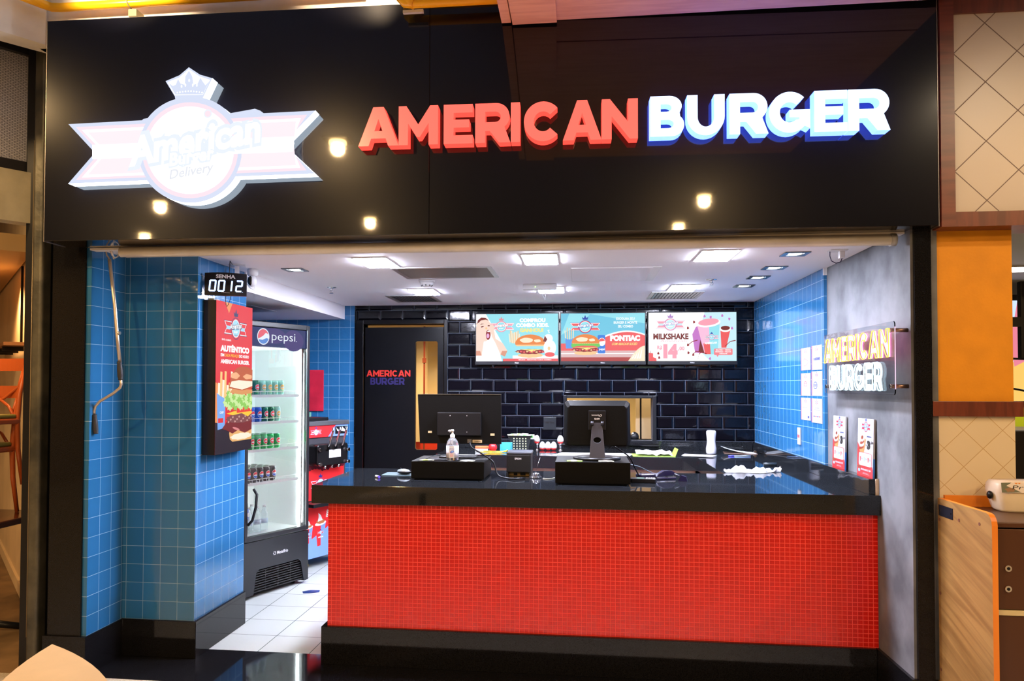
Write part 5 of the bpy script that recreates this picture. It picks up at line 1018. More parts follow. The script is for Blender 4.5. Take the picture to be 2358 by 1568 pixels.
cable('yellow_cable', [(-.90, 7.03, zc), (-.86, 7.0, zc), (-.80, 6.98, zc), (-.72, 6.99, zc), (-.655, 7.03, zc+.02), (-.68, 7.09, zc), (-.80, 7.12, zc), (-.88, 7.08, zc+.005)], .0045, 'yellow cable loop on the rear counter behind the larger monitor', mat('yellow cable sheath', (.85, .60, .04), .4))
# sanitiser bottle
t = thing('sanitiser_bottle', 'clear pump bottle of hand sanitiser with a printed label on the left drawer', 'bottle', (-.832, 5.03, ZD1))
GEL = mat('clear gel plastic', (.93, .95, 1), .05, trans=.92, ior=1.3)
k = MB(GEL).lathe([(.036, 0), (.041, .006), (.041, .10), (.036, .125), (.022, .145), (.012, .150)], n=24).build('body', t)
MB(mat('label white lilac', (.70, .72, .88), .45)).lathe([(.0415, .02), (.0415, .098)], n=24).build('label_wrap', t)
A = Art((-.041, -.0418, .02), (1, 0, 0), (0, 0, 1), PAPER); vio = mat('violet print', (.12, .08, .45), .5); A.rect(.025, 0, .06, .078, PAPER); A.text('Dermus', .043, .055, .010, vio, .01, .034, shear=.2); A.ell(.045, .040, .014, .008, vio, rot=.4); A.ell(.047, .041, .009, .005, BLUEP, rot=.4)
for i in range(3): A.rect(.030, .008+.008*i, .052, .012+.008*i, mat('rose print', (.7, .3, .35), .5))
A.build('label_print', t)
MB(WHITE).lathe([(.015, .148), (.016, .152), (.016, .168), (.009, .172), (.006, .180), (.006, .192)], n=18).box((-.022, -.006, .192), (.008, .006, .202)).lathe([(.009, .190), (.010, .196), (.008, .204)], n=14).tube([(-.020, 0, .198), (-.026, 0, .196), (-.028, 0, .190)], .0035, 8).cyl((0, 0, .05), (0, 0, .15), .003, n=8).build('pump', t)
def sachet(x, y, z, w, d, rz, label, m1, m2, nm='condiment_sachet', cat='sachet', grp=None, tilt=0):
    k = MB(m1); n = 8; vs = []; r = random.Random(int(x*1000+y*77))
    for i in range(n+1):
        for j in range(4): vs.append((w*(i/n-.5), d*(j/3-.5)+(.002*r.random() if j in (0, 3) else 0), .002+.006*math.sin(math.pi*j/3)*math.sin(math.pi*i/n)+.0025*r.random()))
    for i in range(n): k.add(vs, [(4*i+j, 4*i+4+j, 4*i+5+j, 4*i+1+j) for j in range(3)], m2 if 2 <= i <= 4 else m1)
    o = k.build(nm); s_ = o.modifiers.new('thick', 'SOLIDIFY'); s_.thickness = .0012; o.location = (x, y, z); o.rotation_euler = (tilt, 0, rz); return tag(o, label, cat, grp)
LIME, CREAMP = mat('lime sachet', (.30, .50, .08), .4), mat('cream sachet', (.52, .52, .42), .4)
sachet(-.995, 4.985, ZD1, .095, .05, .1, 'lime and cream sachet at the left edge of the left cash drawer', CREAMP, LIME)
sachet(-.725, 4.98, ZD1, .095, .05, -.08, 'cream sachet right of the sanitiser bottle on the left cash drawer', CREAMP, PAPER)
sachet(-.03, 4.87, ZD2, .095, .055, .05, 'lime sachet left of the till stand on the right cash drawer', LIME, CREAMP)
sachet(.165, 4.86, ZD2, .095, .055, -.08, 'cream sachet right of the till stand on the right cash drawer', CREAMP, mat('pinkish print', (.7, .55, .5), .5))
# mouse and mat
t = tag(bev(MB(mat('slate mouse mat', (.05, .09, .11), .6)).rbox((-1.345, 5.14, ZT), (-1.105, 5.33, ZT+.004), .02).build('mouse_mat'), .001), 'slate blue mouse mat left of the left cash drawer', 'mouse mat')
t = thing('computer_mouse', 'silver and black computer mouse on the slate mouse mat', 'mouse', (-1.195, 5.20, ZT+.0045), -.35)
b = MB(BLACK).ball((0, 0, .016), (.056, .032, .0155), 20).build('base', t); MB(mat('silver shell', (.30, .36, .42), .25, .4)).ball((-.006, 0, .021), (.050, .029, .018), 20).build('top_shell', t); MB(BLACK).cyl((-.030, -.004, .036), (-.030, .004, .036), .006, n=12).build('wheel', t)
t = thing('marker_stub', 'small white and violet plastic stub lying at the left end of the counter', 'stub', (-1.335, 5.02, ZT+.0085), -.9)
MB(WHITE).cyl((-.028, 0, 0), (.014, 0, 0), .008, n=12).build('body', t); MB(mat('violet plastic', (.12, .08, .6), .3)).cyl((.0142, 0, 0), (.028, 0, 0), .0083, n=12).build('tip', t)
# receipt printer
t = thing('receipt_printer', 'black receipt printer seen from the back between the two cash drawers', 'printer', (-.49, 5.20, ZT))
bev(MB(mat('printer charcoal', (.012, .0115, .012), .4, spec=.25)).box((0, 0, .03), (.165, .20, .150)).build('body', t), .006); bev(MB(mat('printer lid grey', (.06, .065, .085), .3)).box((-.001, .002, .151), (.170, .20, .168)).build('lid', t), .006)
MB(mat('printer charcoal', (.012, .0115, .012), .4, spec=.25)).box((0, .0, 0), (.012, .2, .03)).box((.153, .0, 0), (.165, .2, .03)).box((.012, .06, 0), (.153, .2, .03)).build('foot_frame', t)
MB(mat('ochre label', (.45, .30, .10), .6)).box((.013, .057, .002), (.152, .0598, .029)).box((.045, .050, .006), (.07, .0569, .022), BLACK).box((.09, .050, .006), (.125, .0569, .022), BLACK).build('port_plate', t)
A = Art((0, -.0008, 0), (1, 0, 0), (0, 0, 1), BLACK); A.text('EPSON', .078, .118, .012, sv, .03, .044); A.build('maker_print', t)
# router puck with aerial, by the printer
t = thing('antenna_puck', 'round chrome aerial puck with a thin rod beside the receipt printer', 'antenna', (-.292, 5.17, ZT))
MB(mat('smoked chrome', (.3, .3, .33), .1, .9)).lathe([(.044, 0), (.042, .008), (.030, .016), (.030, .026), (.020, .034), (.004, .036)], n=24).build('base', t); MB(CHROME).tube([(.0, .0, .034), (.012, .01, .08), (.03, .02, .135)], .0012, 6).build('rod', t)
tag(MB(CREAMP).tube([(-.24, 5.12, ZT+.003), (-.21, 5.10, ZT+.003), (-.18, 5.12, ZT+.003), (-.165, 5.16, ZT+.003)], .003, 6).build('yellow_tie'), 'pale yellow twist tie between aerial puck and right cash drawer', 'twist tie')
# card terminals and stapler
def terminal(x, y, rz, label):
    t = thing('card_terminal', label, 'card terminal', (x, y, ZT), rz, 'card terminals on the counter')
    bev(MB(BLACK).rbox((-.075, -.042, 0), (.085, .042, .026), .014).build('body', t), .004); MB(glow('terminal screen', (.25, .45, .40), .8)).box((-.035, -.030, .0262), (.010, .030, .0272)).build('screen', t)
    k = MB(mat('key grey', (.35, .35, .4), .5)); [k.box((.022+.015*i, -.028+.02*j, .0262), (.032+.015*i, -.014+.02*j, .0285)) for i in range(4) for j in range(3)]; k.build('keys', t)
terminal(.40, 5.03, -.12, 'black card terminal lying beside the right cash drawer')
t = thing('pos_handset', 'dark flat payment handset behind the card terminal', 'card terminal', (.45, 5.22, ZT), .5); bev(MB(mat('dark plum plastic', (.02, .018, .045), .25)).rbox((-.08, -.035, .012), (.08, .035, .034), .02).build('body', t), .005); bev(MB(BLACK).box((-.07, -.03, 0), (.07, .03, .0118)).build('cradle', t), .003)
t = thing('stapler', 'dark violet stapler on the counter right of the card terminal', 'stapler', (.565, 5.22, ZT), .45); vp = mat('dark violet plastic', (.012, .010, .04), .25)
bev(MB(vp).box((-.075, -.017, 0), (.075, .017, .010)).build('base', t), .003); m = MB(vp).prism([[(-.075, .018), (.06, .026), (.070, .040), (.04, .056), (-.02, .058), (-.06, .040)]], lambda x, z: (x, -.015, z), lambda x, z: (x, .015, z)); bev(m.build('arm', t), .004); MB(CHROME).box((-.072, -.012, .0105), (.07, .012, .0175)).build('magazine', t)
t = thing('paper_clamp', 'small violet and chrome paper clamp at the right end of the stapler', 'clamp', (.665, 5.13, ZT), -.2); MB(vp).prism([[(-.03, 0), (.03, 0), (.022, .03), (-.01, .038)]], lambda x, z: (x, -.02, z), lambda x, z: (x, .02, z)).build('body', t); MB(CHROME).tube([(-.02, -.014, .035), (-.05, -.010, .046), (-.055, .010, .046), (-.02, .014, .035)], .0022, 6).build('wire_handle', t)
# cloth, black roll cap and speck
k = MB(mat('white damp cloth', (.50, .53, .60), .8)); n1, n2 = 46, 10; r = random.Random(3); vs = []; off = [r.random()*6 for _ in range(5)]
for i in range(n1+1):
    u = i/n1; x = 1.03+.41*u; yc = 5.70+.07*u+.012*math.sin(7*u+1); wd = (.055*math.sin(math.pi*min(1, u*1.05+.05))**.5+.012)*(1+.25*math.sin(11*u+off[0]))
    for j in range(n2+1):
        v = j/n2*2-1; z = ZT+.002+max(0, 1-v*v)**.6*(.020+.012*math.sin(17*u+off[1])+.010*math.sin(31*u+4*v+off[2])+.007*math.sin(53*u+off[3])+.012*math.exp(-((u-.27)/.1)**2)); vs.append((x+.006*math.sin(23*v+9*u), yc+v*wd, max(ZT+.001, z)))
k.add(vs, [(i*(n2+1)+j, (i+1)*(n2+1)+j, (i+1)*(n2+1)+j+1, i*(n2+1)+j+1) for i in range(n1) for j in range(n2)], None, True); tag(k.build('cleaning_cloth', fixn=False), 'crumpled white cleaning cloth on the right arm of the counter', 'cloth')
tag(MB(mat('black rubber sleeve', (.02, .03, .04), .4)).cyl((1.415, 6.20, ZT+.013), (1.515, 6.21, ZT+.013), .0128, n=16).build('black_roller'), 'short black rubber roller behind the crumpled white cloth', 'roller')
# rear counter: basket with sachets
t = thing('sachet_basket', 'black perforated plastic basket heaped with sachets on the rear counter', 'basket', (-.56, 7.36, ZT))
bk = mat('black basket plastic', (.015, .018, .02), .35); hol = mat('seen through hole', (.50, .55, .30), .6)
def tap(z): f = .075+.030*z/.14; return [(-f, -f*.75), (f, -f*.75), (f, f*.75), (-f, f*.75)]
k = MB(bk); a, b = tap(0), tap(.14); ai = [(p[0]*.95, p[1]*.95) for p in a]; bi = [(p[0]*.95, p[1]*.95) for p in b]
vs = [(*p, 0) for p in a]+[(*p, .14) for p in b]+[(*p, .14) for p in bi]+[(*p, .004) for p in ai]; k.add(vs, [(i+4*j, (i+1) % 4+4*j, (i+1) % 4+4*j+4, i+4*j+4) for j in range(3) for i in range(4)]+[(0, 1, 2, 3), (12, 13, 14, 15)])
k.build('tub', t); k = MB(bk); k.box((-.115, -.088, .14), (.115, -.078, .146)).box((-.115, .078, .14), (.115, .088, .146)).box((-.115, -.088, .14), (-.105, .088, .146)).box((.105, -.088, .14), (.115, .088, .146)); k.build('rim', t)
k = MB(hol)
for i in range(5):
    for j in range(5): z = .022+.024*j; f = .075+.030*z/.14; k.cyl((-.056+.028*i, -f*.75-.0006, z), (-.056+.028*i, -f*.75-.0012, z), .0062, n=10)
k.build('perforations', t)
cols = [(CREAMP, LIME), (PAPER, LIME), (mat('bright green sachet', (.12, .65, .10), .4), PAPER), (CREAMP, PAPER)]; r = random.Random(12)
for i in range(12):
    x = -.56-.085+.017*i; sachet(x, 7.33+.05*r.random(), ZT+.128+.02*r.random(), .075, .05, r.uniform(-.8, .8), 'condiment sachet in the heap inside the black basket' , *cols[i % 4], grp='sachets heaped in the basket', tilt=r.uniform(.2, .9))
# toy eggs
def egg(x, y, stand, label):
    t = thing('toy_egg', label, 'toy egg', (x, y, ZT), 0, 'white and red toy eggs on the rear counter'); z = .062 if stand else 0
    pr = [(.030*math.sin(a)*(1-.12*math.cos(math.pi-a)), .040-.040*math.cos(a)*(1.0)) for a in [math.pi*i/12 for i in range(1, 12)]]
    k = MB(mat('toy egg red', (.75, .03, .03), .3)); cut = 4; k.lathe([(r_, z+h_) for r_, h_ in pr[:cut]], n=20); k.build('red_base', t); MB(mat('toy egg white', (.6, .6, .62), .25)).lathe([(r_*1.003, z+h_*1.05) for r_, h_ in pr[cut-1:]], n=20).build('white_shell', t)
    A = Art((-.01, -.0315, z+.028), (1, 0, 0), (0, 0, 1), BLUEP); A.ell(.012, .012, .004, .003, mat('orange print', (.9, .4, .1), .5)); A.build('print', t)
    if stand: MB(CHROME).lathe([(.024, 0), (.022, .004), (.010, .010)]+[(.010+.003*(i % 2), .012+.004*i) for i in range(10)]+[(.018, .058), (.020, .063)], n=18).build('stand', t)
for i, (px, st, l) in enumerate(((1236, 1, 'toy egg on a chrome stand nearest the black basket'), (1249, 0, 'first of three white and red toy eggs lying in a row, left'), (1262, 0, 'middle of the three white and red toy eggs in a row'), (1275, 0, 'right one of the three white and red toy eggs in a row'), (1290.5, 1, 'toy egg on a chrome stand right of the egg row'))): egg(onY(px, 1030, 7.42).x, 7.42, st, l)
# clutter behind the left monitor
t = thing('orange_stapler', 'orange and grey stapler on the rear counter behind the larger monitor', 'stapler', (-.97, 7.16, ZT), .1); bev(MB(mat('orange plastic', (.85, .12, .04), .4)).box((0, 0, .028), (.135, .045, .052)).build('arm', t), .006); bev(MB(mat('pale grey plastic', (.55, .6, .62), .4)).box((0, 0, 0), (.12, .045, .0275)).build('base', t), .004)
t = tag(MB(mat('red ball vinyl', (.72, .015, .02), .35)).ball((-.805, 7.17, ZT+.041), .041, 20).build('red_ball'), 'shiny red ball behind the yellow cable on the rear counter', 'ball')
t = thing('blue_tray', 'open blue plastic tray tipped up behind the yellow cable', 'tray', (-.735, 7.16, ZT), .1); bl = mat('cyan blue plastic', (.05, .32, .55), .35); k = MB(bl); k.box((0, 0, 0), (.115, .08, .012)).box((0, .0, .012), (.008, .08, .085)).box((.107, 0, .012), (.115, .08, .085)).box((.008, .074, .012), (.107, .08, .085)); bev(k.build('shell', t), .002)
# papers, green tray, white beaker, clipboard
def sheet(name, pts, label, mt=PAPER, t_=.0025, z=ZT, curl=0):
    k = MB(mt); n = len(pts); k.prism([pts], lambda x, y: (x, y, z+t_+(curl*max(0, x-pts[0][0]))), lambda x, y: (x, y, z)); return tag(k.build(name), label, 'paper')
sheet('paper_sheet', [(-.235, 6.90), (.22, 6.875), (.16, 7.16), (-.16, 7.18)], 'white sheet of paper on the rear counter left of the till stand')
sheet('paper_sheet', [(.225, 6.93), (.44, 6.92), (.49, 7.15), (.19, 7.17)], 'white sheet on the rear counter right of the till stand')
t = thing('green_tray', 'lime green folder tray holding crumpled white papers on the rear counter', 'tray', (.47, 6.90, ZT), .02); lg_ = mat('lime card', (.30, .50, .08), .5); k = MB(lg_).box((0, 0, 0), (.36, .24, .004)); k.add([(.36, 0, 0), (.385, 0, .065), (.385, .20, .065), (.36, .24, 0), (.364, 0, 0), (.389, 0, .065), (.389, .20, .065), (.364, .24, 0)], [(0, 1, 2, 3), (4, 5, 6, 7), (0, 1, 5, 4), (1, 2, 6, 5), (2, 3, 7, 6)]); k.build('card', t)
k = MB(PAPER); r = random.Random(5); vs = [(.03+.31*i/9, .015+.20*j/4, .012+.022*r.random()+.012*(j > 1)) for i in range(10) for j in range(5)]; k.add(vs, [(i*5+j, i*5+5+j, i*5+6+j, i*5+1+j) for i in range(9) for j in range(4)]); o = tag(k.build('crumpled_papers', fixn=False), 'crumpled white receipts lying in the lime green tray', 'papers'); o.location = (.47, 6.90, ZT); s_ = o.modifiers.new('thick', 'SOLIDIFY'); s_.thickness = .010; s_.offset = -1
sheet('paper_sheet', [(.895, 6.875), (1.14, 6.86), (1.20, 6.99), (.99, 7.0)], 'upper white sheet in front of the tall white beaker', z=ZT+.008)
sheet('paper_sheet', [(.90, 7.03), (1.12, 6.95), (1.14, 7.12), (.95, 7.20)], 'lower white sheet beside the tall white beaker')
t = thing('white_shaker_bottle', 'tall waisted white plastic bottle standing upside on the rear counter corner', 'bottle', (1.195, 7.25, ZT))
MB(mat('milky white plastic', (.60, .60, .68), .4, bump=(60, .05))).lathe([(.040, 0), (.045, .01), (.046, .05), (.040, .085), (.037, .115), (.040, .15), (.044, .185), (.043, .205), (.034, .214)], n=28).build('body', t); t['label'] = 'tall waisted white plastic bottle standing on the rear counter corner'
t = thing('clipboard', 'clipboard of curled white papers with a chrome clip in the counter corner', 'clipboard', (1.32, 7.30, ZT), -.12); MB(mat('brown board', (.16, .10, .08), .5)).box((0, 0, 0), (.29, .20, .004)).build('board', t)
k = MB(PAPER); vs = []; 
for i in range(9):
    for j in (0, 1): u = i/8; vs.append((.0+.28*u-.02*j, .01+.18*j, .006+.05*(1-u)**2))
k.add(vs, [(2*i, 2*i+2, 2*i+3, 2*i+1) for i in range(8)]); o = k.build('papers', t, fixn=False); s_ = o.modifiers.new('thick', 'SOLIDIFY'); s_.thickness = .004; MB(CHROME).cyl((.275, .05, .018), (.275, .15, .018), .012, n=12).build('clip', t)
t = thing('pen', 'blue and clear ballpoint pen lying before the clipboard', 'pen', (1.30, 7.0, ZT+.005)); MB(mat('clear blue barrel', (.35, .5, .85), .2)).cyl((.05, 0, 0), (.19, .0, 0), .0048, n=10).build('barrel', t); MB(mat('blue pen cap', (.10, .10, .75), .3)).cyl((0, 0, 0), (.0495, 0, 0), .0055, n=10).build('cap', t)
# outlet, dome bell at hatch
p = onY(1266, 975, 7.643); t = thing('black_socket', 'black double socket plate on the metro tiles left of the till screen', 'socket', (p.x, 7.6425, p.z)); bev(MB(mat('socket black', (.012, .014, .018), .35, spec=.3)).box((-.062, -.008, -.062), (.062, .0, .062)).build('plate', t), .003)
for x in (-.024, .024): MB(BLACK).box((x-.018, -.0105, .000), (x+.018, -.0085, .020)).build('socket_insert', t)
t = thing('hatch_bell', 'dark dome with a bright cap on the sill of the wall hatch', 'bell', (.535, 7.70, 1.1685)); MB(BLACK).lathe([(.045, 0.0), (.045, .03), (.036, .055), (.015, .070), (.004, .073)], n=24).build('dome', t); MB(WHITE).ball((-.016, -.022, .056), .012, 12).build('cap', t); t.location.z = 1.1965
# floor litter
t = tag(MB(mat('navy foil packet', (.02, .05, .20), .3, .3)).add([(-.065, -.035, .001), (.0, -.045, .004), (.065, -.03, .001), (.075, .03, .002), (0, .04, .007), (-.07, .032, .001), (0, 0, .011)], [(0, 1, 6), (1, 2, 6), (2, 3, 6), (3, 4, 6), (4, 5, 6), (5, 0, 6)]).build('floor_packet', fixn=False), 'small torn dark blue packet on the white floor tiles before the fridge', 'packet'); t.location = (-2.215, 6.22, 0); t.rotation_euler = (0, 0, .4)

# ================= above the fascia =================
YP = mat('yellow gas pipe paint', (.95, .48, .01), .3)
t = thing('yellow_pipe', 'long yellow gas pipe along the white wall above the crest sign', 'pipe', (0, 0, 0))
m = MB(YP); m.tube([(-3.42, 3.60, 3.95), (-3.095, 4.085, 3.925), (-3.07, 4.12, 3.925), (-3.02, 4.13, 3.925), (-1.2, 4.13, 3.925)], .025, 16); m.build('pipe', t)
k = MB(mat('aged bracket steel', (.30, .25, .14), .6, .5)); k.tube([(-2.60, 4.13, 3.95), (-2.595, 4.105, 3.945), (-2.59, 4.098, 3.925), (-2.585, 4.105, 3.905), (-2.57, 4.13, 3.885)], .004, 6).box((-2.59, 4.12, 3.845), (-2.54, 4.199, 3.885)); k.build('bracket', t)
t = thing('yellow_pipe', 'short orange-yellow gas pipe with an elbow resting on the fascia top', 'pipe', (0, 0, 0))
MB(YP).tube([(-.94, 3.94, 4.1), (-.94, 3.94, 3.80), (-.935, 3.94, 3.76), (-.915, 3.94, 3.738), (-.88, 3.94, 3.732), (-.30, 3.945, 3.732)], .027, 16).build('pipe', t)
MB(YP).tube([(-.925, 3.94, 3.775), (-.905, 3.94, 3.752), (-.862, 3.94, 3.732)], .034, 16).build('elbow', t); MB(mat('white clip', (.6, .6, .6), .5)).box((-.93, 3.955, 3.69), (-.82, 3.975, 3.705)).build('clip', t)
MB(YP).tube([(-.85, 3.985, 3.80), (-.30, 3.985, 3.80)], .024, 14).build('upper_pipe', t)
# ================= left edge =================
WM = mat('weathered dark steel', (.045, .045, .04), .42, .5, noise=(5, .7, (.13, .12, .09)), bump=(18, .25))
y_ = 4.30; xa, xb2 = onY(57, 700, y_).x, onY(78, 700, y_).x; xc = onY(104, 700, y_).x
t = thing('steel_post', 'weathered dark steel post left of the shopfront pier', 'post', ((xa+xc)/2, y_, 0))
c0 = (xa+xc)/2; MB(BLACK).box((xa-c0, .0, 0), (xb2-c0-.006, .05, 4.1)).build('inner_flange', t); MB(WM).rbox((xb2-c0, -.03, 0), (xc-c0-.0, .06, 4.1), .02, 5).build('column', t); MB(mat('rubbed steel edge', (.35, .27, .16), .4, .6)).cyl((xb2-c0-.003, -.012, .2), (xb2-c0-.003, -.012, 3.2), .0035, n=8).build('worn_edge', t)
pt = Vector((-3.42, 4.30, 0)); dv = Vector((-math.sin(math.radians(35)), -math.cos(math.radians(35)), 0)); nv_ = Vector((dv.y, -dv.x, 0))
def ob(px, py): p = onP(px, py, pt, nv_); return ((p-pt).dot(dv), p.z)
t = thing('mesh_transom', 'black framed transom panel of grey wire mesh at the top left corner', 'transom', (pt.x, pt.y, 0), math.atan2(dv.y, dv.x))
u0, zt1 = ob(80, 112); _, zb1 = ob(70, 392); fb = mat('black painted frame', (.012, .012, .016), .4)
k = MB(fb); 
L0, L1 = u0-.02, u0+1.0
for a, b, c, d in holes(L0, L1, zb1-.03, zt1+.0, [(L0+.055, L1-.05, zb1+.04, zt1-.065)]): k.box((a, -.03, c), (b, .03, d))
k.box((L0, -.05, zt1+.003), (L1, .05, zt1+.10)); bev(k.build('frame', t), .004)
ME = tiles('grey wire mesh', (.60, .60, .66), (.64, .64, .70), (.20, .20, .24), .016, .008, (0, 2), (0, 0), mort=.004, rough=.4, brick=.5, bumpy=(40, .3))
MB(ME).box((L0+.056, -.004, zb1+.041), (L1-.051, .004, zt1-.066)).build('mesh', t)
t2 = struct(MB(mat('grey green beam paint', (.42, .38, .26), .6, noise=(4, .2))).box((L0-.02, -.03, 0), (L1, .08, .31)).build('trim_3')); t2.location = (pt.x, pt.y, zb1-.345); t2.rotation_euler = (0, 0, math.atan2(dv.y, dv.x))
# table with stacked chairs
CW = mat('reddish bentwood', (.42, .085, .018), .28, coat=.3); CU = mat('olive cushion vinyl', (.22, .20, .05), .5)
def chair(loc, rz, label):
    t = thing('bentwood_chair', label, 'chair', loc, rz, 'bentwood chairs stacked on the passage table')
    for sx in (-1, 1):
        MB(CW).tube([(sx*.19, -.20, 0), (sx*.18, -.185, .25), (sx*.175, -.175, .455)], [.013, .016, .018], 10).build('leg', t)
        MB(CW).tube([(sx*.20, .22, 0), (sx*.185, .19, .25), (sx*.18, .185, .46), (sx*.185, .20, .66), (sx*.195, .255, .90)], [.014, .017, .019, .018, .016], 10).build('leg', t)
    bev(MB(CW).box((-.20, -.20, .435), (.20, .20, .475)).build('seat', t), .012); bev(MB(CU).box((-.19, -.19, .4755), (.19, .17, .505)).build('cushion', t), .012)
    P = [(-.195+.39*i/10, .235+.045*math.sin(math.pi*i/10), .86) for i in range(11)]; k = MB(CW)
    vs = [(x, y, z+dz) for x, y, z in P for dz in (-.045, .045)]+[(x, y+.018, z+dz) for x, y, z in P for dz in (-.045, .045)]; n = 22
    k.add(vs, [(2*i, 2*i+1, 2*i+3, 2*i+2) for i in range(10)]+[(n+2*i, n+2*i+1, n+2*i+3, n+2*i+2) for i in range(10)]+[(2*i, 2*i+2, n+2*i+2, n+2*i) for i in range(10)]+[(2*i+1, 2*i+3, n+2*i+3, n+2*i+1) for i in range(10)]+[(0, 1, n+1, n), (20, 21, n+21, n+20)]); k.build('backrest', t)
    for sx in (-1, 1): MB(CW).tube([(sx*.175, .235, .81), (sx*.13, .25, .70), (sx*.03, .235, .62), (-sx*.08, .215, .56), (-sx*.15, .19, .478)], .011, 8).build('back_brace', t)
    for sx in (-1, 1): MB(CW).tube([(sx*.18, -.18, .43), (sx*.12, -.182, .36), (0, -.184, .33)], .009, 8).build('leg_brace', t)
    return t
TX, TY, TZ = -4.18, 4.88, .80
t = thing('dark_table', 'dark glossy brown table carrying stacked chairs in the left passage', 'table', (TX, TY, 0)); dkw = mat('dark brown lacquer', (.07, .02, .01), .15)
bev(MB(dkw).box((-.42, -.33, .755), (.36, .33, TZ)).build('tabletop', t), .008); MB(dkw).cyl((0, 0, .03), (0, 0, .755), .04, n=16).build('pedestal', t)
for a in range(4): MB(BLACK).tube([(0, 0, .05), (.18*math.cos(a*1.571+.4), .18*math.sin(a*1.571+.4), .05), (.33*math.cos(a*1.571+.4), .33*math.sin(a*1.571+.4), .022)], [.028, .026, .022], 8).build('foot', t)
chair((TX-.02, TY, TZ+.001), .06, 'lower reddish bentwood chair standing on the dark passage table'); chair((TX-.005, TY+.02, TZ+.20), -.06, 'upper reddish bentwood chair stacked on the other, olive cushion')
# picture rail shelf on the passage wall
def pwv(u, k_, z): p = A_+D_*u+N_*k_; return (p.x, p.y, z)
t = thing('wall_shelf', 'thin brown shelf on brackets on the cream passage wall', 'shelf', (0, 0, 0)); k = MB(mat('brown shelf board', (.22, .10, .04), .5)); wallrun(-.1, 2.2, -.18, -.022, 2.02, 2.045, None, k); k.build('board', t)
k = MB(BLACK); k.v = []; [(lambda q: (wallrun(a, a+.03, -.17, -.022, 1.985, 2.019, None, q), q.build('bracket', t)))(MB(BLACK)) for a in (.15, .6, 1.1)]
t = thing('wall_conduit', 'thin dark conduit rising up the cream passage wall', 'conduit', (0, 0, 0)); MB(BLACK).cyl(pwv(.22, -.035, 2.05), pwv(.22, -.035, 2.68), .010, n=10).build('pipe', t)
# tabletop corner in the foreground
c = onZ(120, 1483, .76); t = thing('pale_wood_table', 'pale wood tabletop with one bowed pointed corner at the bottom left edge', 'table', (c.x, c.y, 0)); LWd = mat('pale maple top', (.62, .43, .22), .45, noise=(5, .05))
e1 = onZ(44, 1568, .76)-c; e2 = onZ(200, 1568, .76)-c; s1, s2 = e1.normalized()*.8, e2.normalized()*.8
def bow2(a, b, n=10):
    P = []; d = b-a; q = Vector((d.y, -d.x, 0)).normalized()
    for i in range(n): u = i/n; P.append(a+d*u+q*(.055*4*u*(1-u)))
    return P
cs = [Vector((0, 0, 0)), s2, s1+s2, s1]; lp = []
cen = (s1+s2)/2
for i in range(4):
    a, b = cs[i], cs[(i+1) % 4]; P = bow2(a, b)
    if ((P[5]-cen).length < ((a+b)/2-cen).length): P = [a+(b-a)*(j/10)-(p-(a+(b-a)*(j/10))) for j, p in enumerate(P)]
    lp += P
MB(LWd).prism([[(p.x, p.y) for p in lp]], lambda x, y: (x, y, .76), lambda x, y: (x, y, .735)).build('tabletop', t)
MB(BLACK).cyl((cen.x, cen.y, .03), (cen.x, cen.y, .7345), .035, n=16).build('pedestal', t); MB(BLACK).lathe([(.24, 0), (.24, .012), (.05, .03)], (cen.x, cen.y, 0), 28).build('foot_plate', t)
# ================= right edge =================
OAK = wood('oak veneer', (.20, .10, .028), (.31, .17, .052), 1.6, (1, 1.0, 14), .42, (math.radians(17), 0, 0)); OEB = wood('orange edge band', (.75, .22, .02), (.82, .27, .03), 4, (1, 1, .4), .35)
y1_, zt_p = 3.645, 1.153; xp = 1.80
t = thing('wood_side_panel', 'light oak side panel with rounded front corner and orange edge beside the pier', 'panel', (xp, 4.16, 0))
P = [(0, 0), (0, zt_p)]+[(-(4.16-y1_)+.05*(1-math.sin(math.radians(a))), zt_p-.05*(1-math.cos(math.radians(a)))) for a in (0, 22, 45, 67, 90)]+[(-(4.16-y1_), 0)]
MB(OAK).prism([P], lambda y, z: (0, y, z), lambda y, z: (.024, y, z), side=OEB).build('board', t)
plate = MB(mat('dark metal plate', (.03, .03, .045), .3, .6)); plate.box((-.002, -.16, zt_p-.085), (-.0003, -.012, zt_p-.03)).box((-.0035, -.15, zt_p-.062), (-.002, -.142, zt_p-.054), CHROME).box((-.0035, -.03, zt_p-.062), (-.002, -.022, zt_p-.054), CHROME); plate.build('corner_plate', t)
for yy, zz in ((-.02, zt_p-.105), (-.22, zt_p-.075), (-.41, zt_p-.06), (-.02, .68), (-.02, .30)): MB(mat('brown screw cap', (.14, .05, .03), .5)).cyl((-.0003, yy, zz), (-.002, yy, zz), .008, n=12).build('screw_cap', t)
BR2 = mat('dark brown laminate', (.075, .028, .012), .35); yf = 3.69; zc1 = onY(2310, 1202, yf).z; zd0 = onY(2310, 1214, yf).z
t = thing('brown_cabinet', 'dark brown cabinet with two round locks and a beige handle strip at right', 'cabinet', (1.827, yf, 0)); W3 = 1.1
MB(BR2).box((0, .006, 0), (W3, .47, zd0-.01)).build('carcass', t); bev(MB(BR2).box((-.0, -.012, zd0), (W3, .47, zc1)).build('top_board', t), .004); MB(OEB).box((0, .452, zc1+.0005), (W3, .47, zc1+.055)).build('back_rail', t)
zs1, zs2 = onY(2320, 1402, yf).z, onY(2320, 1416, yf).z; zl = zd0-.006
d = bev(MB(BR2).box((.008, -.012, zs1), (W3, .0055, zl)).build('door', t), .003); bev(MB(BR2).box((.008, -.012, .02), (W3, .0055, zs2)).build('drawer', t), .003); bev(MB(mat('beige handle strip', (.62, .52, .30), .4)).box((.008, -.02, zs2+.002), (W3, .004, zs1-.002)).build('handle_strip', t), .003)
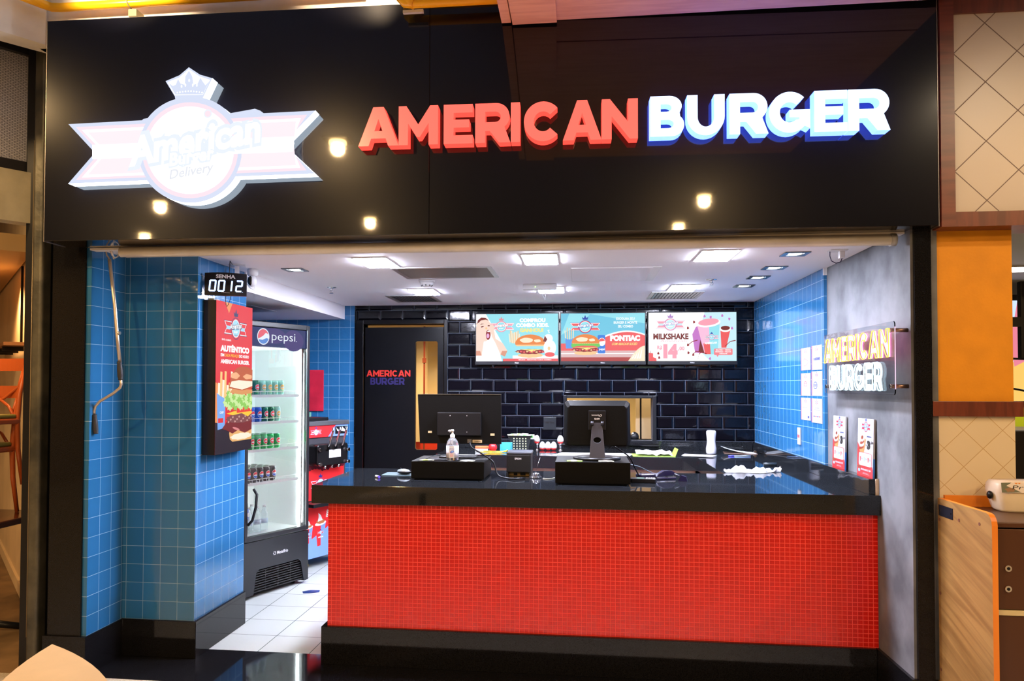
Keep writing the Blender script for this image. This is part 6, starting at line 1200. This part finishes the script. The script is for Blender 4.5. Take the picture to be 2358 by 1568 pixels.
for py in (1307, 1354): p = onY(2317, py, yf); MB(CHROME).cyl((p.x-1.827, -.0125, p.z), (p.x-1.827, -.020, p.z), .014, n=20).cyl((p.x-1.827, -.0201, p.z), (p.x-1.827, -.021, p.z), .007, n=12, mt=BLACK).build('lock', d)
# printed pouch on it
p = onY(2300, 1165, 4.0); t = thing('wipes_pouch', 'soft cream pouch with a grey leaf print and script lettering on the brown cabinet', 'pouch', (p.x-.02, 3.96, zc1+.001)); CRM = mat('cream soft plastic', (.80, .70, .55), .35, bump=(6, .5))
k = MB(CRM); n = 16; vs = []; L4, D4, H4 = .42, .16, .145
for i, (z, s) in enumerate(((.0, .86), (.01, .90), (.06, .97), (.098, 1.0), (.128, .985), (H4, .94))):
    for j in range(n): a = 2*math.pi*j/n; cx_ = math.copysign(abs(math.cos(a))**.35, math.cos(a)); sy_ = math.copysign(abs(math.sin(a))**.45, math.sin(a)); vs.append((L4/2+cx_*L4/2*s+.003*math.sin(5*a+i), D4/2+sy_*D4/2*s, z))
k.add(vs, [(i*n+j, i*n+(j+1) % n, (i+1)*n+(j+1) % n, (i+1)*n+j) for i in range(5) for j in range(n)]+[tuple(range(n-1, -1, -1)), tuple(range(5*n, 6*n))], None, True); k.build('body', t)
A = Art((0, -.0045, .096), (1, 0, 0), (0, .008, .047), CRM, .0002); A.rect(.012, 0, .40, .047, mat('pouch white', (.80, .74, .72), .4)); gg = mat('grey green leaf', (.16, .18, .13), .5); A.poly([(.012, 0), (.012, .046), (.06, .048), (.035, .032), (.10, .002)], gg); A.blob(.05, .014, .022, .010, mat('rust speckle', (.32, .18, .10), .6), .2, 20, 5, 2); A.poly([(.07, .047), (.08, .040), (.085, .046), (.095, .041), (.10, .047)], mat('orange leaf', (.8, .3, .05), .5)); A.text('Prime', .125, .016, .020, BLACK, -.008, .13, shear=.35); A.build('print', t)
MB(BLACK).ball((-.006, .07, .075), (.012, .02, .02), 12).build('snap', t)
# glimpse of the neighbour's interior
t = thing('neighbour_poster_wall', 'backlit white yellow and pink window panels in the neighbouring shop', 'light box', (2.9, 7.0, 1.55)); MB(BLACK).box((0, 0, 0), (2.2, .05, .95)).build('frame', t); A = Art((0, -.002, 0), (1, 0, 0), (0, 0, 1), WHITE)
for i in range(5):
    x = .05+.43*i; A.rect(x, .05, x+.38, .90, glow('pane pale sky', (.62, .78, .98), 1.1)); A.poly([(x, .05), (x+.38, .05), (x+.38, .40), (x, .33)], glow('pane amber', (1, .62, .15), 1)); A.poly([(x+.30, .90), (x+.38, .90), (x+.38, .40), (x+.27, .34), (x+.24, .55)], glow('pane rose', (.9, .25, .35), 1))
A.build('panes', t)
t = thing('lime_counter_screen', 'lime green glossy screen wall in the neighbouring shop', 'partition', (2.6, 6.3, 0)); bev(MB(mat('lime lacquer', (.30, .33, .01), .3)).box((-.45, 0, 0), (1.8, .05, 1.56)).build('panel', t), .004)
t = thing('black_fryer_hood', 'black steel unit standing behind the cream tiled pier', 'appliance', (2.3, 5.1, 0)); bev(MB(mat('black steel', (.02, .02, .022), .3, .5)).box((-.05, 0, 0), (.9, .5, 1.45)).build('body', t), .01)
p = onZ(2338, 620, 2.61); t = thing('square_ceiling_lamp', 'bright square ceiling lamp inside the neighbouring shop', 'lamp', (p.x, p.y, 2.619)); MB(WHITE).box((-.13, -.13, -.012), (.13, .13, -.0)).build('frame', t); MB(glow('neighbour lamp', (1, .98, .93), 12)).box((-.11, -.11, -.016), (.11, .11, -.0121)).build('diffuser', t)
t = thing('wall_television_arm', 'black television on a swivel arm behind the orange pier', 'television', (2.44, 4.72, 2.02)); bev(MB(BLACK).box((.06, 0, -.14), (.55, .04, .30)).build('screen_housing', t), .004); MB(BLACK).box((-.22, .0, .04), (.06, .025, .095)).build('arm', t); MB(BLACK).tube([(-.19, .01, -.02), (-.12, .01, -.10), (-.02, .01, -.14), (.09, .01, -.145)], .006, 8).tube([(-.19, .01, -.04), (-.14, .01, -.18), (-.05, .01, -.30), (.1, .01, -.33)], .006, 8).build('cable', t)
t = thing('pipe_joint', 'brass pipe with a black joint under the neighbour ceiling', 'pipe', (2.30, 4.80, 2.50)); MB(mat('aged brass', (.45, .30, .10), .35, .7)).cyl((-.2, 0, 0), (.06, 0, 0), .018, n=14).build('pipe', t); MB(BLACK).cyl((.045, 0, 0), (.14, 0, .0), .05, n=18).build('coupling', t)
